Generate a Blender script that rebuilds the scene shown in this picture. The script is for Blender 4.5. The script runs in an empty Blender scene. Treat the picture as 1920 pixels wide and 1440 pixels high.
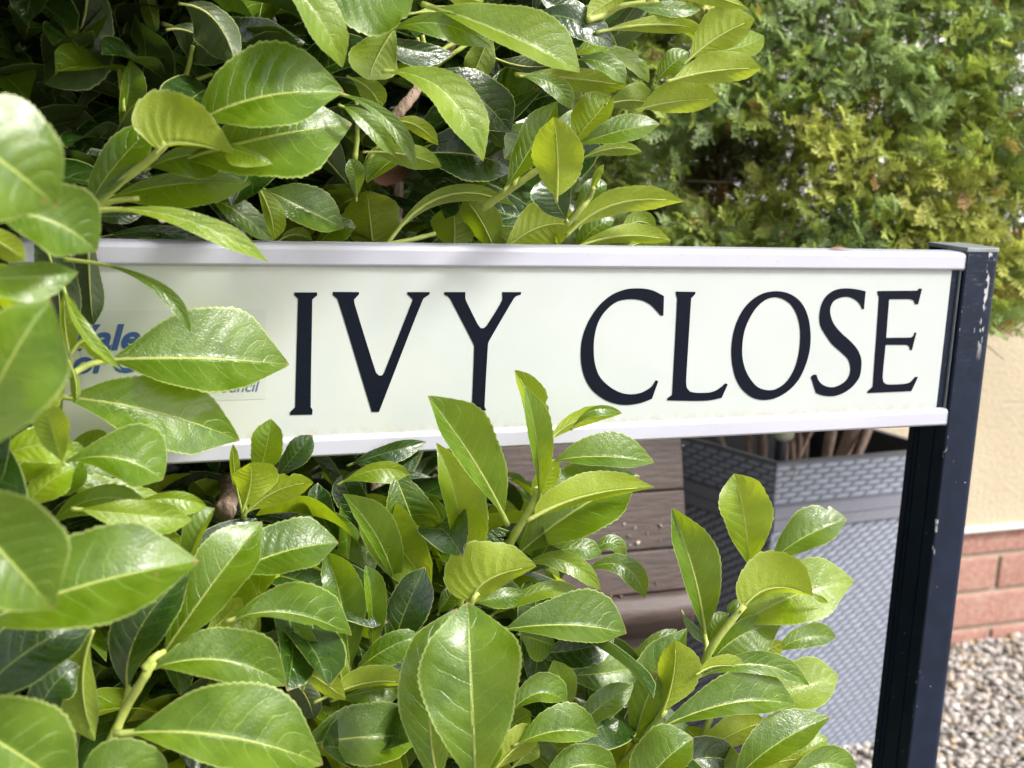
import bpy, math, random
import numpy as np
from mathutils import Vector, Matrix, noise as mnoise
random.seed(7); rng = np.random.default_rng(7)

# ---------------------------------------------------------------- camera
F = 2500.0                                   # focal length in photo pixels (photo 1920 x 1440)
u = np.array([5944., -182., F]); u /= np.linalg.norm(u)      # the sign's long axis seen by the camera = world X
v = np.array([-673., 12790., F]); v /= np.linalg.norm(v)     # plumb line seen by the camera = world -Z
v = v - u*np.dot(u, v); v /= np.linalg.norm(v)
Yc = np.cross(u, v)
M = np.array([u, Yc, -v])
CAM = np.array([0., 0., 1.0])
sc = bpy.context.scene
cd = bpy.data.cameras.new('camera'); cam = bpy.data.objects.new('camera', cd); sc.collection.objects.link(cam)
cd.sensor_width = 36; cd.lens = 36*F/1920; cd.clip_start = 0.02; cd.clip_end = 300
R = M @ np.diag([1., -1., -1.])
mw = Matrix([list(R[i]) + [CAM[i]] for i in range(3)] + [[0, 0, 0, 1]])
cam.matrix_world = mw
cd.dof.use_dof = True; cd.dof.focus_distance = 1.08; cd.dof.aperture_fstop = 7.5
sc.camera = cam

# ---------------------------------------------------------------- world, sun, exposure
SUN_DIR = Vector((.60, -.50, .76)).normalized(); SUN_EL = math.asin(SUN_DIR.z)
w = bpy.data.worlds.new('World'); sc.world = w; w.use_nodes = True
nt = w.node_tree; bg = nt.nodes['Background']
sky = nt.nodes.new('ShaderNodeTexSky'); sky.sky_type = 'NISHITA'; sky.sun_disc = False
sky.sun_elevation = SUN_EL; sky.air_density = 1.0; sky.dust_density = 4.0; sky.ozone_density = 1.0
sky.sun_rotation = math.atan2(SUN_DIR.x, SUN_DIR.y)
hs = nt.nodes.new('ShaderNodeHueSaturation'); hs.inputs['Saturation'].default_value = 0.35
nt.links.new(sky.outputs[0], hs.inputs['Color']); nt.links.new(hs.outputs[0], bg.inputs['Color'])
bg.inputs['Strength'].default_value = 0.088
sl = bpy.data.lights.new('sun', 'SUN'); sl.energy = 1.5; sl.angle = math.radians(11); sl.color = (1, .96, .9)
so = bpy.data.objects.new('sun', sl); sc.collection.objects.link(so)
so.rotation_euler = (-SUN_DIR).to_track_quat('-Z', 'Y').to_euler(); so.location = (0, -3, 5)
sc.view_settings.view_transform = 'Standard'; sc.view_settings.look = 'None'
sc.view_settings.gamma = 1; sc.view_settings.use_curve_mapping = False
sc.view_settings.exposure = 1.74

# ---------------------------------------------------------------- helpers
def ray(px, py): return M @ np.array([(px-960)/F, (py-720)/F, 1.])
def W(px, py, z): return CAM + ray(px, py)*z
def onY(px, py, Y): r = ray(px, py); return CAM + r*(Y/r[1])
def onZ(px, py, Z=0.): r = ray(px, py); return CAM + r*((Z-1)/r[2])
def proj(P):
    c = M.T @ (np.asarray(P) - CAM); return 960+F*c[0]/c[2], 720+F*c[1]/c[2], c[2]
def projN(P):
    c = (P - CAM) @ M; return 960+F*c[:, 0]/c[:, 2], 720+F*c[:, 1]/c[:, 2], c[:, 2]
col = sc.collection

def mesh_obj(name, verts, faces, mats=None, parent=None, smooth=False, midx=None, uvs=None):
    me = bpy.data.meshes.new(name); me.from_pydata([tuple(p) for p in verts], [], faces)
    if mats is not None:
        for m in (mats if isinstance(mats, (list, tuple)) else [mats]): me.materials.append(m)
    if midx is not None: me.polygons.foreach_set('material_index', midx)
    if smooth: me.polygons.foreach_set('use_smooth', [True]*len(me.polygons))
    if uvs is not None:
        ul = me.uv_layers.new(name='UVMap')
        li = np.empty(len(me.loops), dtype=np.int32); me.loops.foreach_get('vertex_index', li)
        ul.data.foreach_set('uv', np.asarray(uvs, dtype=np.float32)[li].ravel())
    me.update()
    o = bpy.data.objects.new(name, me); col.objects.link(o)
    if parent: o.parent = parent
    return o
def empty(name, loc, label=None, cat=None, group=None):
    o = bpy.data.objects.new(name, None); o.location = loc; o.empty_display_size = .05; col.objects.link(o)
    tag(o, label, cat, group); return o
def tag(o, label=None, cat=None, group=None, kind=None):
    if label: o['label'] = label
    if cat: o['category'] = cat
    if group: o['group'] = group
    if kind: o['kind'] = kind
    return o
def local(o, parent):                        # keep world coordinates of a mesh built in world space under a located empty
    o.parent = parent; o.location = tuple(-np.array(parent.location) + np.array(o.location)); return o

class MB:
    def __init__(s): s.v = []; s.f = []
    def add(s, vs, fs):
        b = len(s.v); s.v += [tuple(p) for p in vs]; s.f += [tuple(i+b for i in f) for f in fs]
    def box(s, a, b):
        x0, y0, z0 = a; x1, y1, z1 = b
        s.add([(x0,y0,z0),(x1,y0,z0),(x1,y1,z0),(x0,y1,z0),(x0,y0,z1),(x1,y0,z1),(x1,y1,z1),(x0,y1,z1)],
              [(0,3,2,1),(4,5,6,7),(0,1,5,4),(1,2,6,5),(2,3,7,6),(3,0,4,7)])
    def tube(s, pts, rads, n=8, cap=True):
        pts = [Vector(p) for p in pts]; rings = []
        up = Vector((0.13, .2, 1)); b = len(s.v); vs = []; fs = []
        for i, p in enumerate(pts):
            t = (pts[min(i+1, len(pts)-1)] - pts[max(i-1, 0)]).normalized()
            a = t.cross(up).normalized(); c = a.cross(t)
            r = rads[i] if hasattr(rads, '__len__') else rads
            for k in range(n):
                q = 2*math.pi*k/n; vs.append(p + a*math.cos(q)*r + c*math.sin(q)*r)
        for i in range(len(pts)-1):
            for k in range(n):
                fs.append((i*n+k, i*n+(k+1) % n, (i+1)*n+(k+1) % n, (i+1)*n+k))
        if cap:
            fs.append(tuple(range(n))[::-1]); fs.append(tuple((len(pts)-1)*n+k for k in range(n)))
        s.add(vs, fs)
    def build(s, name, mat, parent=None, smooth=False, bevel=0, seg=2):
        o = mesh_obj(name, s.v, s.f, mat, None, smooth)
        if bevel:
            m = o.modifiers.new('bevel', 'BEVEL'); m.width = bevel; m.segments = seg; m.limit_method = 'ANGLE'
            o.data.polygons.foreach_set('use_smooth', [True]*len(o.data.polygons))
            wn = o.modifiers.new('wn', 'WEIGHTED_NORMAL'); wn.keep_sharp = True
        if parent: local(o, parent)
        return o
def smoothpath(pts, n=6):
    P = [np.array(p, float) for p in pts]; P = [2*P[0]-P[1]] + P + [2*P[-1]-P[-2]]; out = []
    for i in range(1, len(P)-2):
        for k in range(n):
            t = k/n
            out.append(.5*((2*P[i]) + (-P[i-1]+P[i+1])*t + (2*P[i-1]-5*P[i]+4*P[i+1]-P[i+2])*t*t + (-P[i-1]+3*P[i]-3*P[i+1]+P[i+2])*t**3))
    out.append(P[-2]); return out

# ---------------------------------------------------------------- materials
class NT:
    def __init__(s, name):
        s.m = bpy.data.materials.new(name); s.m.use_nodes = True; s.t = s.m.node_tree; s.t.nodes.clear()
        s.out = s.t.nodes.new('ShaderNodeOutputMaterial')
    def n(s, typ, **kw):
        nd = s.t.nodes.new(typ)
        for k, val in kw.items(): setattr(nd, k, val)
        return nd
    def put(s, sock, val):
        if hasattr(val, 'is_output') or isinstance(val, bpy.types.NodeSocket): s.t.links.new(val, sock)
        elif isinstance(val, (tuple, list)) and len(val) == 3 and sock.type == 'RGBA': sock.default_value = (*val, 1)
        else: sock.default_value = val
    def math(s, op, a, b=None, c=None, clamp=False):
        nd = s.n('ShaderNodeMath', operation=op, use_clamp=clamp); s.put(nd.inputs[0], a)
        if b is not None: s.put(nd.inputs[1], b)
        if c is not None: s.put(nd.inputs[2], c)
        return nd.outputs[0]
    def ramp(s, x, lo, hi, a=0., b=1.):
        nd = s.n('ShaderNodeMapRange', interpolation_type='SMOOTHSTEP'); s.put(nd.inputs['Value'], x)
        nd.inputs['From Min'].default_value = lo; nd.inputs['From Max'].default_value = hi
        s.put(nd.inputs['To Min'], a); s.put(nd.inputs['To Max'], b); return nd.outputs[0]
    def mix(s, f, a, b, blend='MIX'):
        nd = s.n('ShaderNodeMix', data_type='RGBA', blend_type=blend); s.put(nd.inputs[0], f); s.put(nd.inputs[6], a); s.put(nd.inputs[7], b)
        return nd.outputs[2]
    def noise(s, vec, scale, detail=3., rough=.5, dim='3D'):
        nd = s.n('ShaderNodeTexNoise'); nd.inputs['Scale'].default_value = scale; nd.inputs['Detail'].default_value = detail
        nd.inputs['Roughness'].default_value = rough
        if vec is not None: s.put(nd.inputs['Vector'], vec)
        return nd.outputs[0]
    def pos(s, scale=None):
        g = s.n('ShaderNodeNewGeometry').outputs['Position']
        if scale:
            mp = s.n('ShaderNodeMapping'); s.put(mp.inputs['Vector'], g); mp.inputs['Scale'].default_value = scale; return mp.outputs[0]
        return g
    def bump(s, h, dist, strength=1., nrm=None):
        nd = s.n('ShaderNodeBump'); s.put(nd.inputs['Height'], h); nd.inputs['Distance'].default_value = dist
        nd.inputs['Strength'].default_value = strength
        if nrm is not None: s.put(nd.inputs['Normal'], nrm)
        return nd.outputs[0]
    def pbr(s, color, rough=.5, spec=.5, bump=None, metal=0., coat=0.):
        nd = s.n('ShaderNodeBsdfPrincipled'); s.put(nd.inputs['Base Color'], color); s.put(nd.inputs['Roughness'], rough)
        s.put(nd.inputs['Specular IOR Level'], spec); s.put(nd.inputs['Metallic'], metal)
        if coat: nd.inputs['Coat Weight'].default_value = coat; nd.inputs['Coat Roughness'].default_value = .15
        if bump is not None: s.put(nd.inputs['Normal'], bump)
        return nd.outputs[0]
    def done(s, sh): s.t.links.new(sh, s.out.inputs[0]); return s.m

def leaf_material(name, base_a, base_b, under, trans, tw=.35, rough=.3, va=.42, midc=(.50,.60,.13)):
    s = NT(name)
    uv = s.n('ShaderNodeUVMap', uv_map='UVMap').outputs[0]
    sep = s.n('ShaderNodeSeparateXYZ'); s.put(sep.inputs[0], uv); t, v_ = sep.outputs[0], sep.outputs[1]
    a = s.math('ABSOLUTE', v_)
    P = s.pos(); n1 = s.noise(P, 38., 3); n2 = s.noise(P, 210., 3); n3 = s.noise(P, 700., 2)
    rnd = s.n('ShaderNodeObjectInfo').outputs['Random']
    g = s.n('ShaderNodeNewGeometry'); isl = g.outputs['Random Per Island']; back = g.outputs['Backfacing']
    rr = s.math('FRACT', s.math('ADD', rnd, isl))
    # midrib: widest at the base
    th = s.math('MULTIPLY_ADD', s.math('POWER', s.math('SUBTRACT', 1., t, clamp=True), 2.5), .045, .013)
    mid = s.math('SUBTRACT', 1., s.math('SMOOTH_MIN', s.math('DIVIDE', a, s.math('MULTIPLY', th, 1.8)), 1., .3), clamp=True)
    mid = s.math('MULTIPLY', mid, 1.7, clamp=True)
    # side veins arching to the tip, alternate left/right, slightly irregular
    sg = s.math('SIGN', v_)
    ph = s.math('SUBTRACT', t, s.math('MULTIPLY', s.math('POWER', a, 1.55), .19))
    ph = s.math('MULTIPLY', ph, s.math('MULTIPLY_ADD', rr, 3., 7.5))
    ph = s.math('ADD', ph, s.math('MULTIPLY', sg, .21)); ph = s.math('ADD', ph, s.math('MULTIPLY', s.math('SUBTRACT', n1, .5), .9))
    ds = s.math('ABSOLUTE', s.math('SUBTRACT', s.math('FRACT', ph), .5))
    vein = s.ramp(ds, .015, .055, 1., 0.); fade = s.ramp(a, .55, .93, 1., 0.)
    vein = s.math('MULTIPLY', vein, fade)
    broad = s.math('MULTIPLY', s.ramp(ds, 0., .5, 0., 1.), fade)
    # fine net
    vo = s.n('ShaderNodeTexVoronoi', feature='DISTANCE_TO_EDGE'); vo.inputs['Scale'].default_value = 330.; s.put(vo.inputs['Vector'], P)
    net = s.ramp(vo.outputs['Distance'], 0., .18, 1., 0.)
    edge = s.ramp(a, .94, .985)
    c = s.mix(s.ramp(n1, .3, .7), base_a, base_b)
    c = s.mix(s.math('MULTIPLY', rr, .45), c, tuple(x*.55 for x in base_a))
    c = s.mix(s.math('MULTIPLY', net, .10), c, tuple(min(1, x*1.6) for x in base_b))
    c = s.mix(s.math('MULTIPLY', vein, va), c, (.26, .40, .075))
    c = s.mix(s.ramp(n3, .70, .78, 0., .35), c, (.20, .28, .06))           # pale flecks
    c = s.mix(s.math('MULTIPLY', edge, .7), c, (.42, .50, .16))
    top = s.mix(mid, c, midc)
    top = s.mix(s.ramp(t, .972, .99, 0., .7), top, (.30,.17,.07))
    dust = s.ramp(s.noise(P, 130., 5, .7), .56, .72, 0., .07); top = s.mix(dust, top, (.36,.40,.24))
    spot = s.ramp(s.noise(P, 62., 2), .745, .775)
    top = s.mix(s.math('MULTIPLY', spot, .7), top, (.22, .13, .04))
    cu = s.mix(s.ramp(n1, .3, .7), under, tuple(x*.78 for x in under)); cu = s.mix(s.math('MULTIPLY', vein, .35), cu, tuple(min(1, x*1.7) for x in under))
    cu = s.mix(mid, cu, (.46, .50, .13)); cu = s.mix(s.math('MULTIPLY', edge, .6), cu, (.45, .55, .2))
    colr = s.mix(back, top, cu)
    rg = s.math('ADD', s.math('MULTIPLY', n2, .14), s.math('MULTIPLY_ADD', s.ramp(n1, .35, .65), .16, rough-.15)); rg = s.math('ADD', rg, s.math('MULTIPLY', back, .25))
    h = s.math('ADD', s.math('MULTIPLY', broad, .15), s.math('MULTIPLY', mid, -.35)); h = s.math('ADD', h, s.math('MULTIPLY', vein, -.16))
    h = s.math('ADD', h, s.math('MULTIPLY', n2, .30)); h = s.math('ADD', h, s.math('MULTIPLY', n1, 1.1)); h = s.math('ADD', h, s.math('MULTIPLY', net, -.07))
    b = s.bump(h, .0016, .7)
    p = s.pbr(colr, rg, .62, b, coat=0.10)
    p.node.inputs['IOR'].default_value = 1.58
    tr = s.n('ShaderNodeBsdfTranslucent'); s.put(tr.inputs['Color'], s.mix(s.math('MULTIPLY', vein, .3), trans, tuple(x*.6 for x in trans))); s.put(tr.inputs['Normal'], b)
    mx = s.n('ShaderNodeMixShader'); mx.inputs[0].default_value = tw; s.t.links.new(p, mx.inputs[1]); s.t.links.new(tr.outputs[0], mx.inputs[2])
    return s.done(mx.outputs[0])

LM = {
 'g': leaf_material('leaf_green', (.050,.116,.002), (.116,.205,.005), (.19,.27,.012), (.42,.56,.010), .38, .37),
 'y': leaf_material('leaf_young', (.13,.225,.004), (.215,.315,.010), (.28,.36,.012), (.55,.66,.025), .44, .38),
 'd': leaf_material('leaf_mature_shade', (.011,.038,.003), (.024,.064,.005), (.05,.085,.012), (.10,.19,.012), .20, .30, .18, (.20,.27,.05)),  # mature green, darkened further to carry the shade inside the hedge
}
s = NT('leaf_dead'); m_dead = s.done(s.pbr(s.mix(s.noise(s.pos(), 60.), (.16,.07,.05), (.30,.16,.11)), .7)); LM['x'] = m_dead
s = NT('stem_green'); m_stem = s.done(s.pbr(s.mix(s.noise(s.pos(), 90.), (.30,.38,.06), (.42,.46,.12)), .42, .5, s.bump(s.noise(s.pos(), 400.), .001, .5)))
s = NT('stem_bark'); m_bark = s.done(s.pbr(s.mix(s.noise(s.pos((1,1,.25)), 240., 4), (.11,.065,.045), (.48,.36,.29)), .85, .3, s.bump(s.noise(s.pos((1,1,.25)), 260., 4), .004, .9)))

# sign materials
s = NT('sign_face_white')
P = s.pos(); n = s.noise(P, 14., 4); d = s.noise(P, 420., 2)
c = s.mix(s.ramp(n, .3, .75), (.425,.458,.447), (.452,.482,.475))
streak = s.ramp(s.noise(s.pos((1, 1, .07)), 70., 4), .52, .75, 0., .30); c = s.mix(streak, c, (.44,.46,.40))
edgeg = s.math('MULTIPLY', s.ramp(s.n('ShaderNodeSeparateXYZ').outputs[2], 0., 1.), 0.); c = s.mix(s.ramp(d, .735, .76, 0., .55), c, (.30,.27,.20))
sp = s.n('ShaderNodeSeparateXYZ'); s.put(sp.inputs[0], P)
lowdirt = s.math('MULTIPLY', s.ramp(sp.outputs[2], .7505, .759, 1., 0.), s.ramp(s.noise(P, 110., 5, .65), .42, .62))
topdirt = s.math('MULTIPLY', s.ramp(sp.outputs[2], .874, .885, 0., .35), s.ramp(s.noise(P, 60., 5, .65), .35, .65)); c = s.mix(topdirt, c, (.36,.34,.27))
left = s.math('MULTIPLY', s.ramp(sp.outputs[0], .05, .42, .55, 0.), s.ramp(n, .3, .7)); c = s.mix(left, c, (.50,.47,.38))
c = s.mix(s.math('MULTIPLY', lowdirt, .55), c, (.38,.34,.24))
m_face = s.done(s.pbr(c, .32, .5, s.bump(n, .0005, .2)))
s = NT('rail_white_aluminium')
P = s.pos((.35, 1, 1)); n = s.noise(P, 30., 4); d = s.noise(s.pos(), 330., 2)
c = s.mix(s.ramp(n, .3, .75), (.41,.41,.49), (.455,.455,.53)); c = s.mix(s.ramp(d, .71, .74, 0., .5), c, (.33,.30,.26))
m_rail = s.done(s.pbr(c, .34, .5, s.bump(n, .0004, .3)))
s = NT('letter_black'); P = s.pos(); m_black = s.done(s.pbr(s.mix(s.noise(P, 160., 4), (.0009,.0022,.0060), (.0020,.0048,.014)), .5, .12))
s = NT('print_blue'); m_blue = s.done(s.pbr(s.mix(s.noise(s.pos(), 300., 3), (.018,.055,.21), (.035,.085,.27)), .4))
s = NT('print_grey_blue'); m_gblue = s.done(s.pbr((.10,.13,.23), .4))
s = NT('decal_clear'); m_decal = s.done(s.pbr(s.mix(s.noise(s.pos(), 20., 4), (.41,.432,.405), (.43,.455,.438)), .31))
def post_mat(name, base, chips=True):
    s = NT(name); P = s.pos(); sp = s.n('ShaderNodeSeparateXYZ'); s.put(sp.inputs[0], P)
    n = s.noise(P, 45., 5, .6); c = s.mix(s.ramp(n, .35, .7), base, tuple(x*1.5 for x in base))
    hi = s.ramp(sp.outputs[2], .72, .90)                      # the top of the post is rubbed
    st = s.noise(s.pos((1, 1, .16)), 150., 5, .6); th = s.math('SUBTRACT', .82, s.math('MULTIPLY', hi, .17))
    k = s.ramp(s.math('SUBTRACT', st, th), 0., .02)
    xe = s.math('ABSOLUTE', s.math('SUBTRACT', sp.outputs[0], .8905)); ed = s.ramp(xe, .0006, .0022, 1., 0.)
    xr = s.ramp(s.math('ABSOLUTE', s.math('SUBTRACT', sp.outputs[0], .9175)), .001, .0035, 1., 0.)
    ec = s.math('MULTIPLY', s.math('MULTIPLY', ed, s.ramp(sp.outputs[1], .9972, .9982, 1., 0.)), s.ramp(s.noise(s.pos((1,1,.5)), 120., 4), .60, .66))
    rc = s.math('MULTIPLY', s.math('MULTIPLY', xr, s.ramp(sp.outputs[2], .79, .83)), s.ramp(s.noise(s.pos((1,1,.6)), 190., 4), .50, .58))
    dots = s.ramp(s.noise(P, 300., 1), .80, .82)
    front = s.ramp(sp.outputs[1], .9975, .9985, 1., 0.); k = s.math('MULTIPLY', k, front)
    tot = s.math('MAXIMUM', s.math('MAXIMUM', k, ec), s.math('MAXIMUM', rc, dots))
    fine = s.ramp(s.noise(s.pos((1, 1, 6)), 90., 5, .7), .55, .75, 0., .22)
    c = s.mix(s.math('MULTIPLY', hi, fine), c, (.32,.36,.42))
    c = s.mix(s.math('MULTIPLY', tot, .8 if chips else .3), c, (.50,.50,.50))
    return s.done(s.pbr(c, s.math('MULTIPLY_ADD', n, .2, .30), .3, s.bump(s.math('ADD', s.math('MULTIPLY', tot, -1.), s.math('MULTIPLY', n, .3)), .0006, .6)))
m_post = post_mat('post_navy_paint', (.0022,.0066,.019))
s = NT('post_cap'); m_cap = s.done(s.pbr(s.mix(s.noise(s.pos(), 120., 4), (.13,.15,.15), (.24,.26,.27)), .45))

# ---------------------------------------------------------------- setting: ground
s = NT('gravel_bed'); P = s.pos()
vo = s.n('ShaderNodeTexVoronoi'); vo.inputs['Scale'].default_value = 75.; s.put(vo.inputs['Vector'], P)
vd = s.n('ShaderNodeTexVoronoi', feature='DISTANCE_TO_EDGE'); vd.inputs['Scale'].default_value = 75.; s.put(vd.inputs['Vector'], P)
sp = s.n('ShaderNodeSeparateColor'); s.put(sp.inputs[0], vo.outputs['Color'])
c = s.mix(sp.outputs[0], (.28,.25,.22), (.52,.47,.42)); c = s.mix(s.ramp(vd.outputs['Distance'], 0., .12, .9, 0.), c, (.05,.045,.04))
m_ground = s.done(s.pbr(c, .8, .3, s.bump(s.ramp(vd.outputs['Distance'], 0., .25), .006, .8)))
g = mesh_obj('gravel_ground', [(-60,-60,0),(60,-60,0),(60,60,0),(-60,60,0)], [(0,1,2,3)], m_ground); tag(g, kind='structure')

# ---------------------------------------------------------------- house
WY = 2.0
house = empty('garden_wall', (2.0, WY, 0), 'cream rendered wall above a red brick plinth, standing on gravel behind the dark post', 'wall')
s = NT('cream_render'); P = s.pos(); n = s.noise(P, 120., 5, .65); n0 = s.noise(P, 3., 4)
m_render = s.done(s.pbr(s.mix(s.ramp(n0, .3, .7), (.47,.40,.285), (.53,.455,.33)), .9, .2, s.bump(n, .006, .9)))
b = MB(); b.box((-3, WY, .250), (6, WY+.22, .80)); b.build('render_wall', m_render, house)
b = MB(); b.box((-3, WY-.02, .801), (6, WY+.24, .84)); b.build('coping', m_render, house, bevel=.006)
s = NT('trim_white'); m_white = s.done(s.pbr((.74,.73,.70), .45))
b = MB(); b.box((-3, WY-.012, .243), (6, WY+.02, .252)); b.build('render_stop_bead', m_white, house, bevel=.002)
s = NT('mortar'); m_mortar = s.done(s.pbr(s.mix(s.noise(s.pos(), 200.), (.36,.29,.22), (.50,.42,.33)), .95, .2, s.bump(s.noise(s.pos(), 500.), .003)))
b = MB(); b.box((-3, WY+.007, -.1), (6, WY+.25, .2425)); b.build('mortar_joint', m_mortar, house)
s = NT('red_brick'); P = s.pos(); rnd = s.n('ShaderNodeObjectInfo').outputs['Random']; n = s.noise(P, 90., 5, .7)
c = s.mix(rnd, (.29,.135,.105), (.37,.19,.15)); c = s.mix(s.ramp(n, .35, .75), c, (.45,.28,.23)); c = s.mix(s.ramp(s.noise(P, 16., 4), .5, .8, 0., .5), c, (.45,.33,.26))
m_brick = s.done(s.pbr(c, .88, .3, s.bump(n, .004, .9)))
rows = [(.193,.2415), (.115,.183), (.037,.105), (-.041,.027)]
jx = onY(1872, 1070, WY)[0]
bm_cache = {}
for ri, (z0, z1) in enumerate(rows):
    for k in range(-14, 16):
        x0 = jx + (k + (.5 if ri % 2 == 0 else 0))*.225
        if x0 < -1.6 or x0 > 4.6: continue
        if ri in bm_cache:
            o = bm_cache[ri].copy(); col.objects.link(o)
        else:
            q = MB(); q.box((.005, 0, z0), (.220, .10, z1)); o = q.build('brick', m_brick, None, bevel=.004); bm_cache[ri] = o
        o.parent = house
        o.location = (x0 - 2.0, 0.0005*(random.random()*4), 0)
# made-up white house, added so the gaps in the conifer look bright
hz = empty('house', (9, 14, 0), 'bright white rendered house added behind the conifer to make its gaps look bright', 'house')
s = NT('white_render'); m_wr = s.done(s.pbr(s.mix(s.noise(s.pos(), 3., 4), (.78,.77,.75), (.84,.84,.83)), .9, .2))
s = NT('roof_slate'); m_slate = s.done(s.pbr(s.mix(s.noise(s.pos(), 6., 4), (.10,.10,.115), (.17,.17,.18)), .8))
s = NT('window_glass'); m_glass = s.done(s.pbr((.03,.035,.04), .05, .8))
b = MB(); b.box((1, 14, 0), (22, 22, 5.2)); b.build('wall', m_wr, hz)
b = MB(); b.add([(.6,13.6,5.15),(22.4,13.6,5.15),(22.4,22.4,5.15),(.6,22.4,5.15),(.6,18,8.4),(22.4,18,8.4)], [(0,1,5,4),(2,3,4,5),(0,4,3),(1,2,5),(0,3,2,1)]); b.build('roof', m_slate, hz)
for wx in (3, 11, 17):
    for wz in (.9, 3.2):
        b = MB()
        for q_ in (((wx, 13.94, wz), (wx+1.6, 14.02, wz+.07)), ((wx, 13.94, wz+1.13), (wx+1.6, 14.02, wz+1.2)), ((wx, 13.945, wz+.071), (wx+.07, 14.015, wz+1.129)), ((wx+1.53, 13.945, wz+.071), (wx+1.6, 14.015, wz+1.129)), ((wx+.765, 13.945, wz+.071), (wx+.835, 14.015, wz+1.129))): b.box(*q_)
        wo = b.build('window', m_white, hz)
        b = MB(); b.box((wx+.07, 13.975, wz+.07), (wx+1.53, 13.985, wz+1.13)); o = b.build('pane', m_glass); o.parent = wo; o.location = tuple(-np.array(wo.location)-np.array(hz.location))

# gravel stones, real geometry
def gravel():
    n = 15000; ico_v = []; V = []; Fc = []; C = []
    phi = (1+5**.5)/2
    iv = np.array([(-1,phi,0),(1,phi,0),(-1,-phi,0),(1,-phi,0),(0,-1,phi),(0,1,phi),(0,-1,-phi),(0,1,-phi),(phi,0,-1),(phi,0,1),(-phi,0,-1),(-phi,0,1)])/1.9
    fi = np.array([(0,11,5),(0,5,1),(0,1,7),(0,7,10),(0,10,11),(1,5,9),(5,11,4),(11,10,2),(10,7,6),(7,1,8),(3,9,4),(3,4,2),(3,2,6),(3,6,8),(3,8,9),(4,9,5),(2,4,11),(6,2,10),(8,6,7),(9,8,1)])
    pal = [(.42,.385,.36),(.34,.32,.31),(.55,.50,.47),(.27,.26,.26),(.62,.58,.55),(.47,.41,.38),(.42,.31,.18),(.17,.165,.165)]
    for i in range(n):
        if i < 13500: x = random.uniform(1.15, 2.9); y = random.uniform(1.25, 1.995)
        else: x = random.uniform(.6, 2.6); y = random.uniform(.9, 1.4)
        r = random.choice((.004, .0045, .0055, .007)) * random.uniform(.8, 1.25)
        sc_ = np.array([1.35, .95, .62])*r; a = random.uniform(0, 6.28); tl = random.gauss(0, .35)
        Rz = np.array([[math.cos(a), -math.sin(a), 0], [math.sin(a), math.cos(a), 0], [0, 0, 1]])
        Rx = np.array([[1, 0, 0], [0, math.cos(tl), -math.sin(tl)], [0, math.sin(tl), math.cos(tl)]])
        p = (iv*(1+rng.normal(0, .13, (12, 1)))*sc_) @ Rx.T @ Rz.T + np.array([x, y, r*.45 + random.random()*.006])
        sh_ = random.uniform(.8, 1.2); V.append(p); Fc.append(fi + 12*i); cc = pal[min(7, int(random.random()**1.25*8))]; C.append(np.tile((*[k*random.uniform(.98, 1.02)*sh_ for k in cc], 1), (12, 1)))
    me = bpy.data.meshes.new('gravel'); me.from_pydata(np.vstack(V).tolist(), [], np.vstack(Fc).tolist())
    ca = me.color_attributes.new('Col', 'FLOAT_COLOR', 'POINT'); ca.data.foreach_set('color', np.vstack(C).ravel())
    me.polygons.foreach_set('use_smooth', [True]*len(me.polygons))
    s = NT('gravel_stone'); at = s.n('ShaderNodeAttribute', attribute_name='Col').outputs['Color']
    me.materials.append(s.done(s.pbr(s.mix(s.math('MULTIPLY', s.noise(s.pos(), 300., 4), .5), at, (.5,.45,.4)), .8, .3, s.bump(s.noise(s.pos(), 500.), .002))))
    o = bpy.data.objects.new('gravel', me); col.objects.link(o); tag(o, 'pale and grey gravel chippings covering the ground by the planter', 'gravel', kind='stuff')
gravel()

# ---------------------------------------------------------------- rattan planter
TZ = .52
tc = [np.array([*onZ(1457, 868, TZ)[:2]]), np.array([1.475, 1.650]), np.array([1.43, 1.955]), np.array([1.045, 1.93])]    # front-left, front-right, back-right, back-left
cen = sum(tc)/4
bc = [cen + (p-cen)*.80 for p in tc]
planter = empty('planter', (cen[0], cen[1], 0), 'grey rattan weave square planter tapering down to the gravel, holding the conifer', 'planter')
def plm(name, a, b_):
    s = NT(name); n = s.noise(s.pos(), 160., 4)
    return s.done(s.pbr(s.mix(n, a, b_), .48, .5, s.bump(s.noise(s.pos(), 700.), .001, .4)))
m_rat = plm('rattan_grey', (.23,.26,.33), (.32,.35,.43)); m_dark = plm('planter_inside', (.012,.013,.018), (.03,.032,.04))
def ptop(k, f, z):     # point on face k (edge k -> k+1) at fraction f, height z, tapering
    q = z/TZ; a = bc[k]*(1-q)+tc[k]*q; b2 = bc[(k+1) % 4]*(1-q)+tc[(k+1) % 4]*q
    p = a*(1-f)+b2*f; return np.array([p[0], p[1], z])
shell = MB()
def facequad(mb, k, z0, z1, off=0.):
    a, b2, c2, d2 = ptop(k, 0, z0), ptop(k, 1, z0), ptop(k, 1, z1), ptop(k, 0, z1)
    mb.add([a, b2, c2, d2], [(0, 1, 2, 3)])
for k in range(4): facequad(shell, k, 0, TZ-.001)
inn = [cen + (p-cen)*.94 for p in tc]
vs = [(*p, TZ) for p in tc] + [(*p, TZ) for p in inn] + [(*p, TZ-.14) for p in inn]
shell.add(vs, [(0,1,5,4),(1,2,6,5),(2,3,7,6),(3,0,4,7)])
shell.build('planter_shell', plm('rattan_gap', (.10,.11,.135), (.14,.15,.18)), planter)
b = MB(); b.add([(*p, TZ-.0015) for p in inn]+[(*p, TZ-.10) for p in inn], [(1,0,4,5),(2,1,5,6),(3,2,6,7),(0,3,7,4)]); b.build('liner', m_dark, planter)
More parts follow.
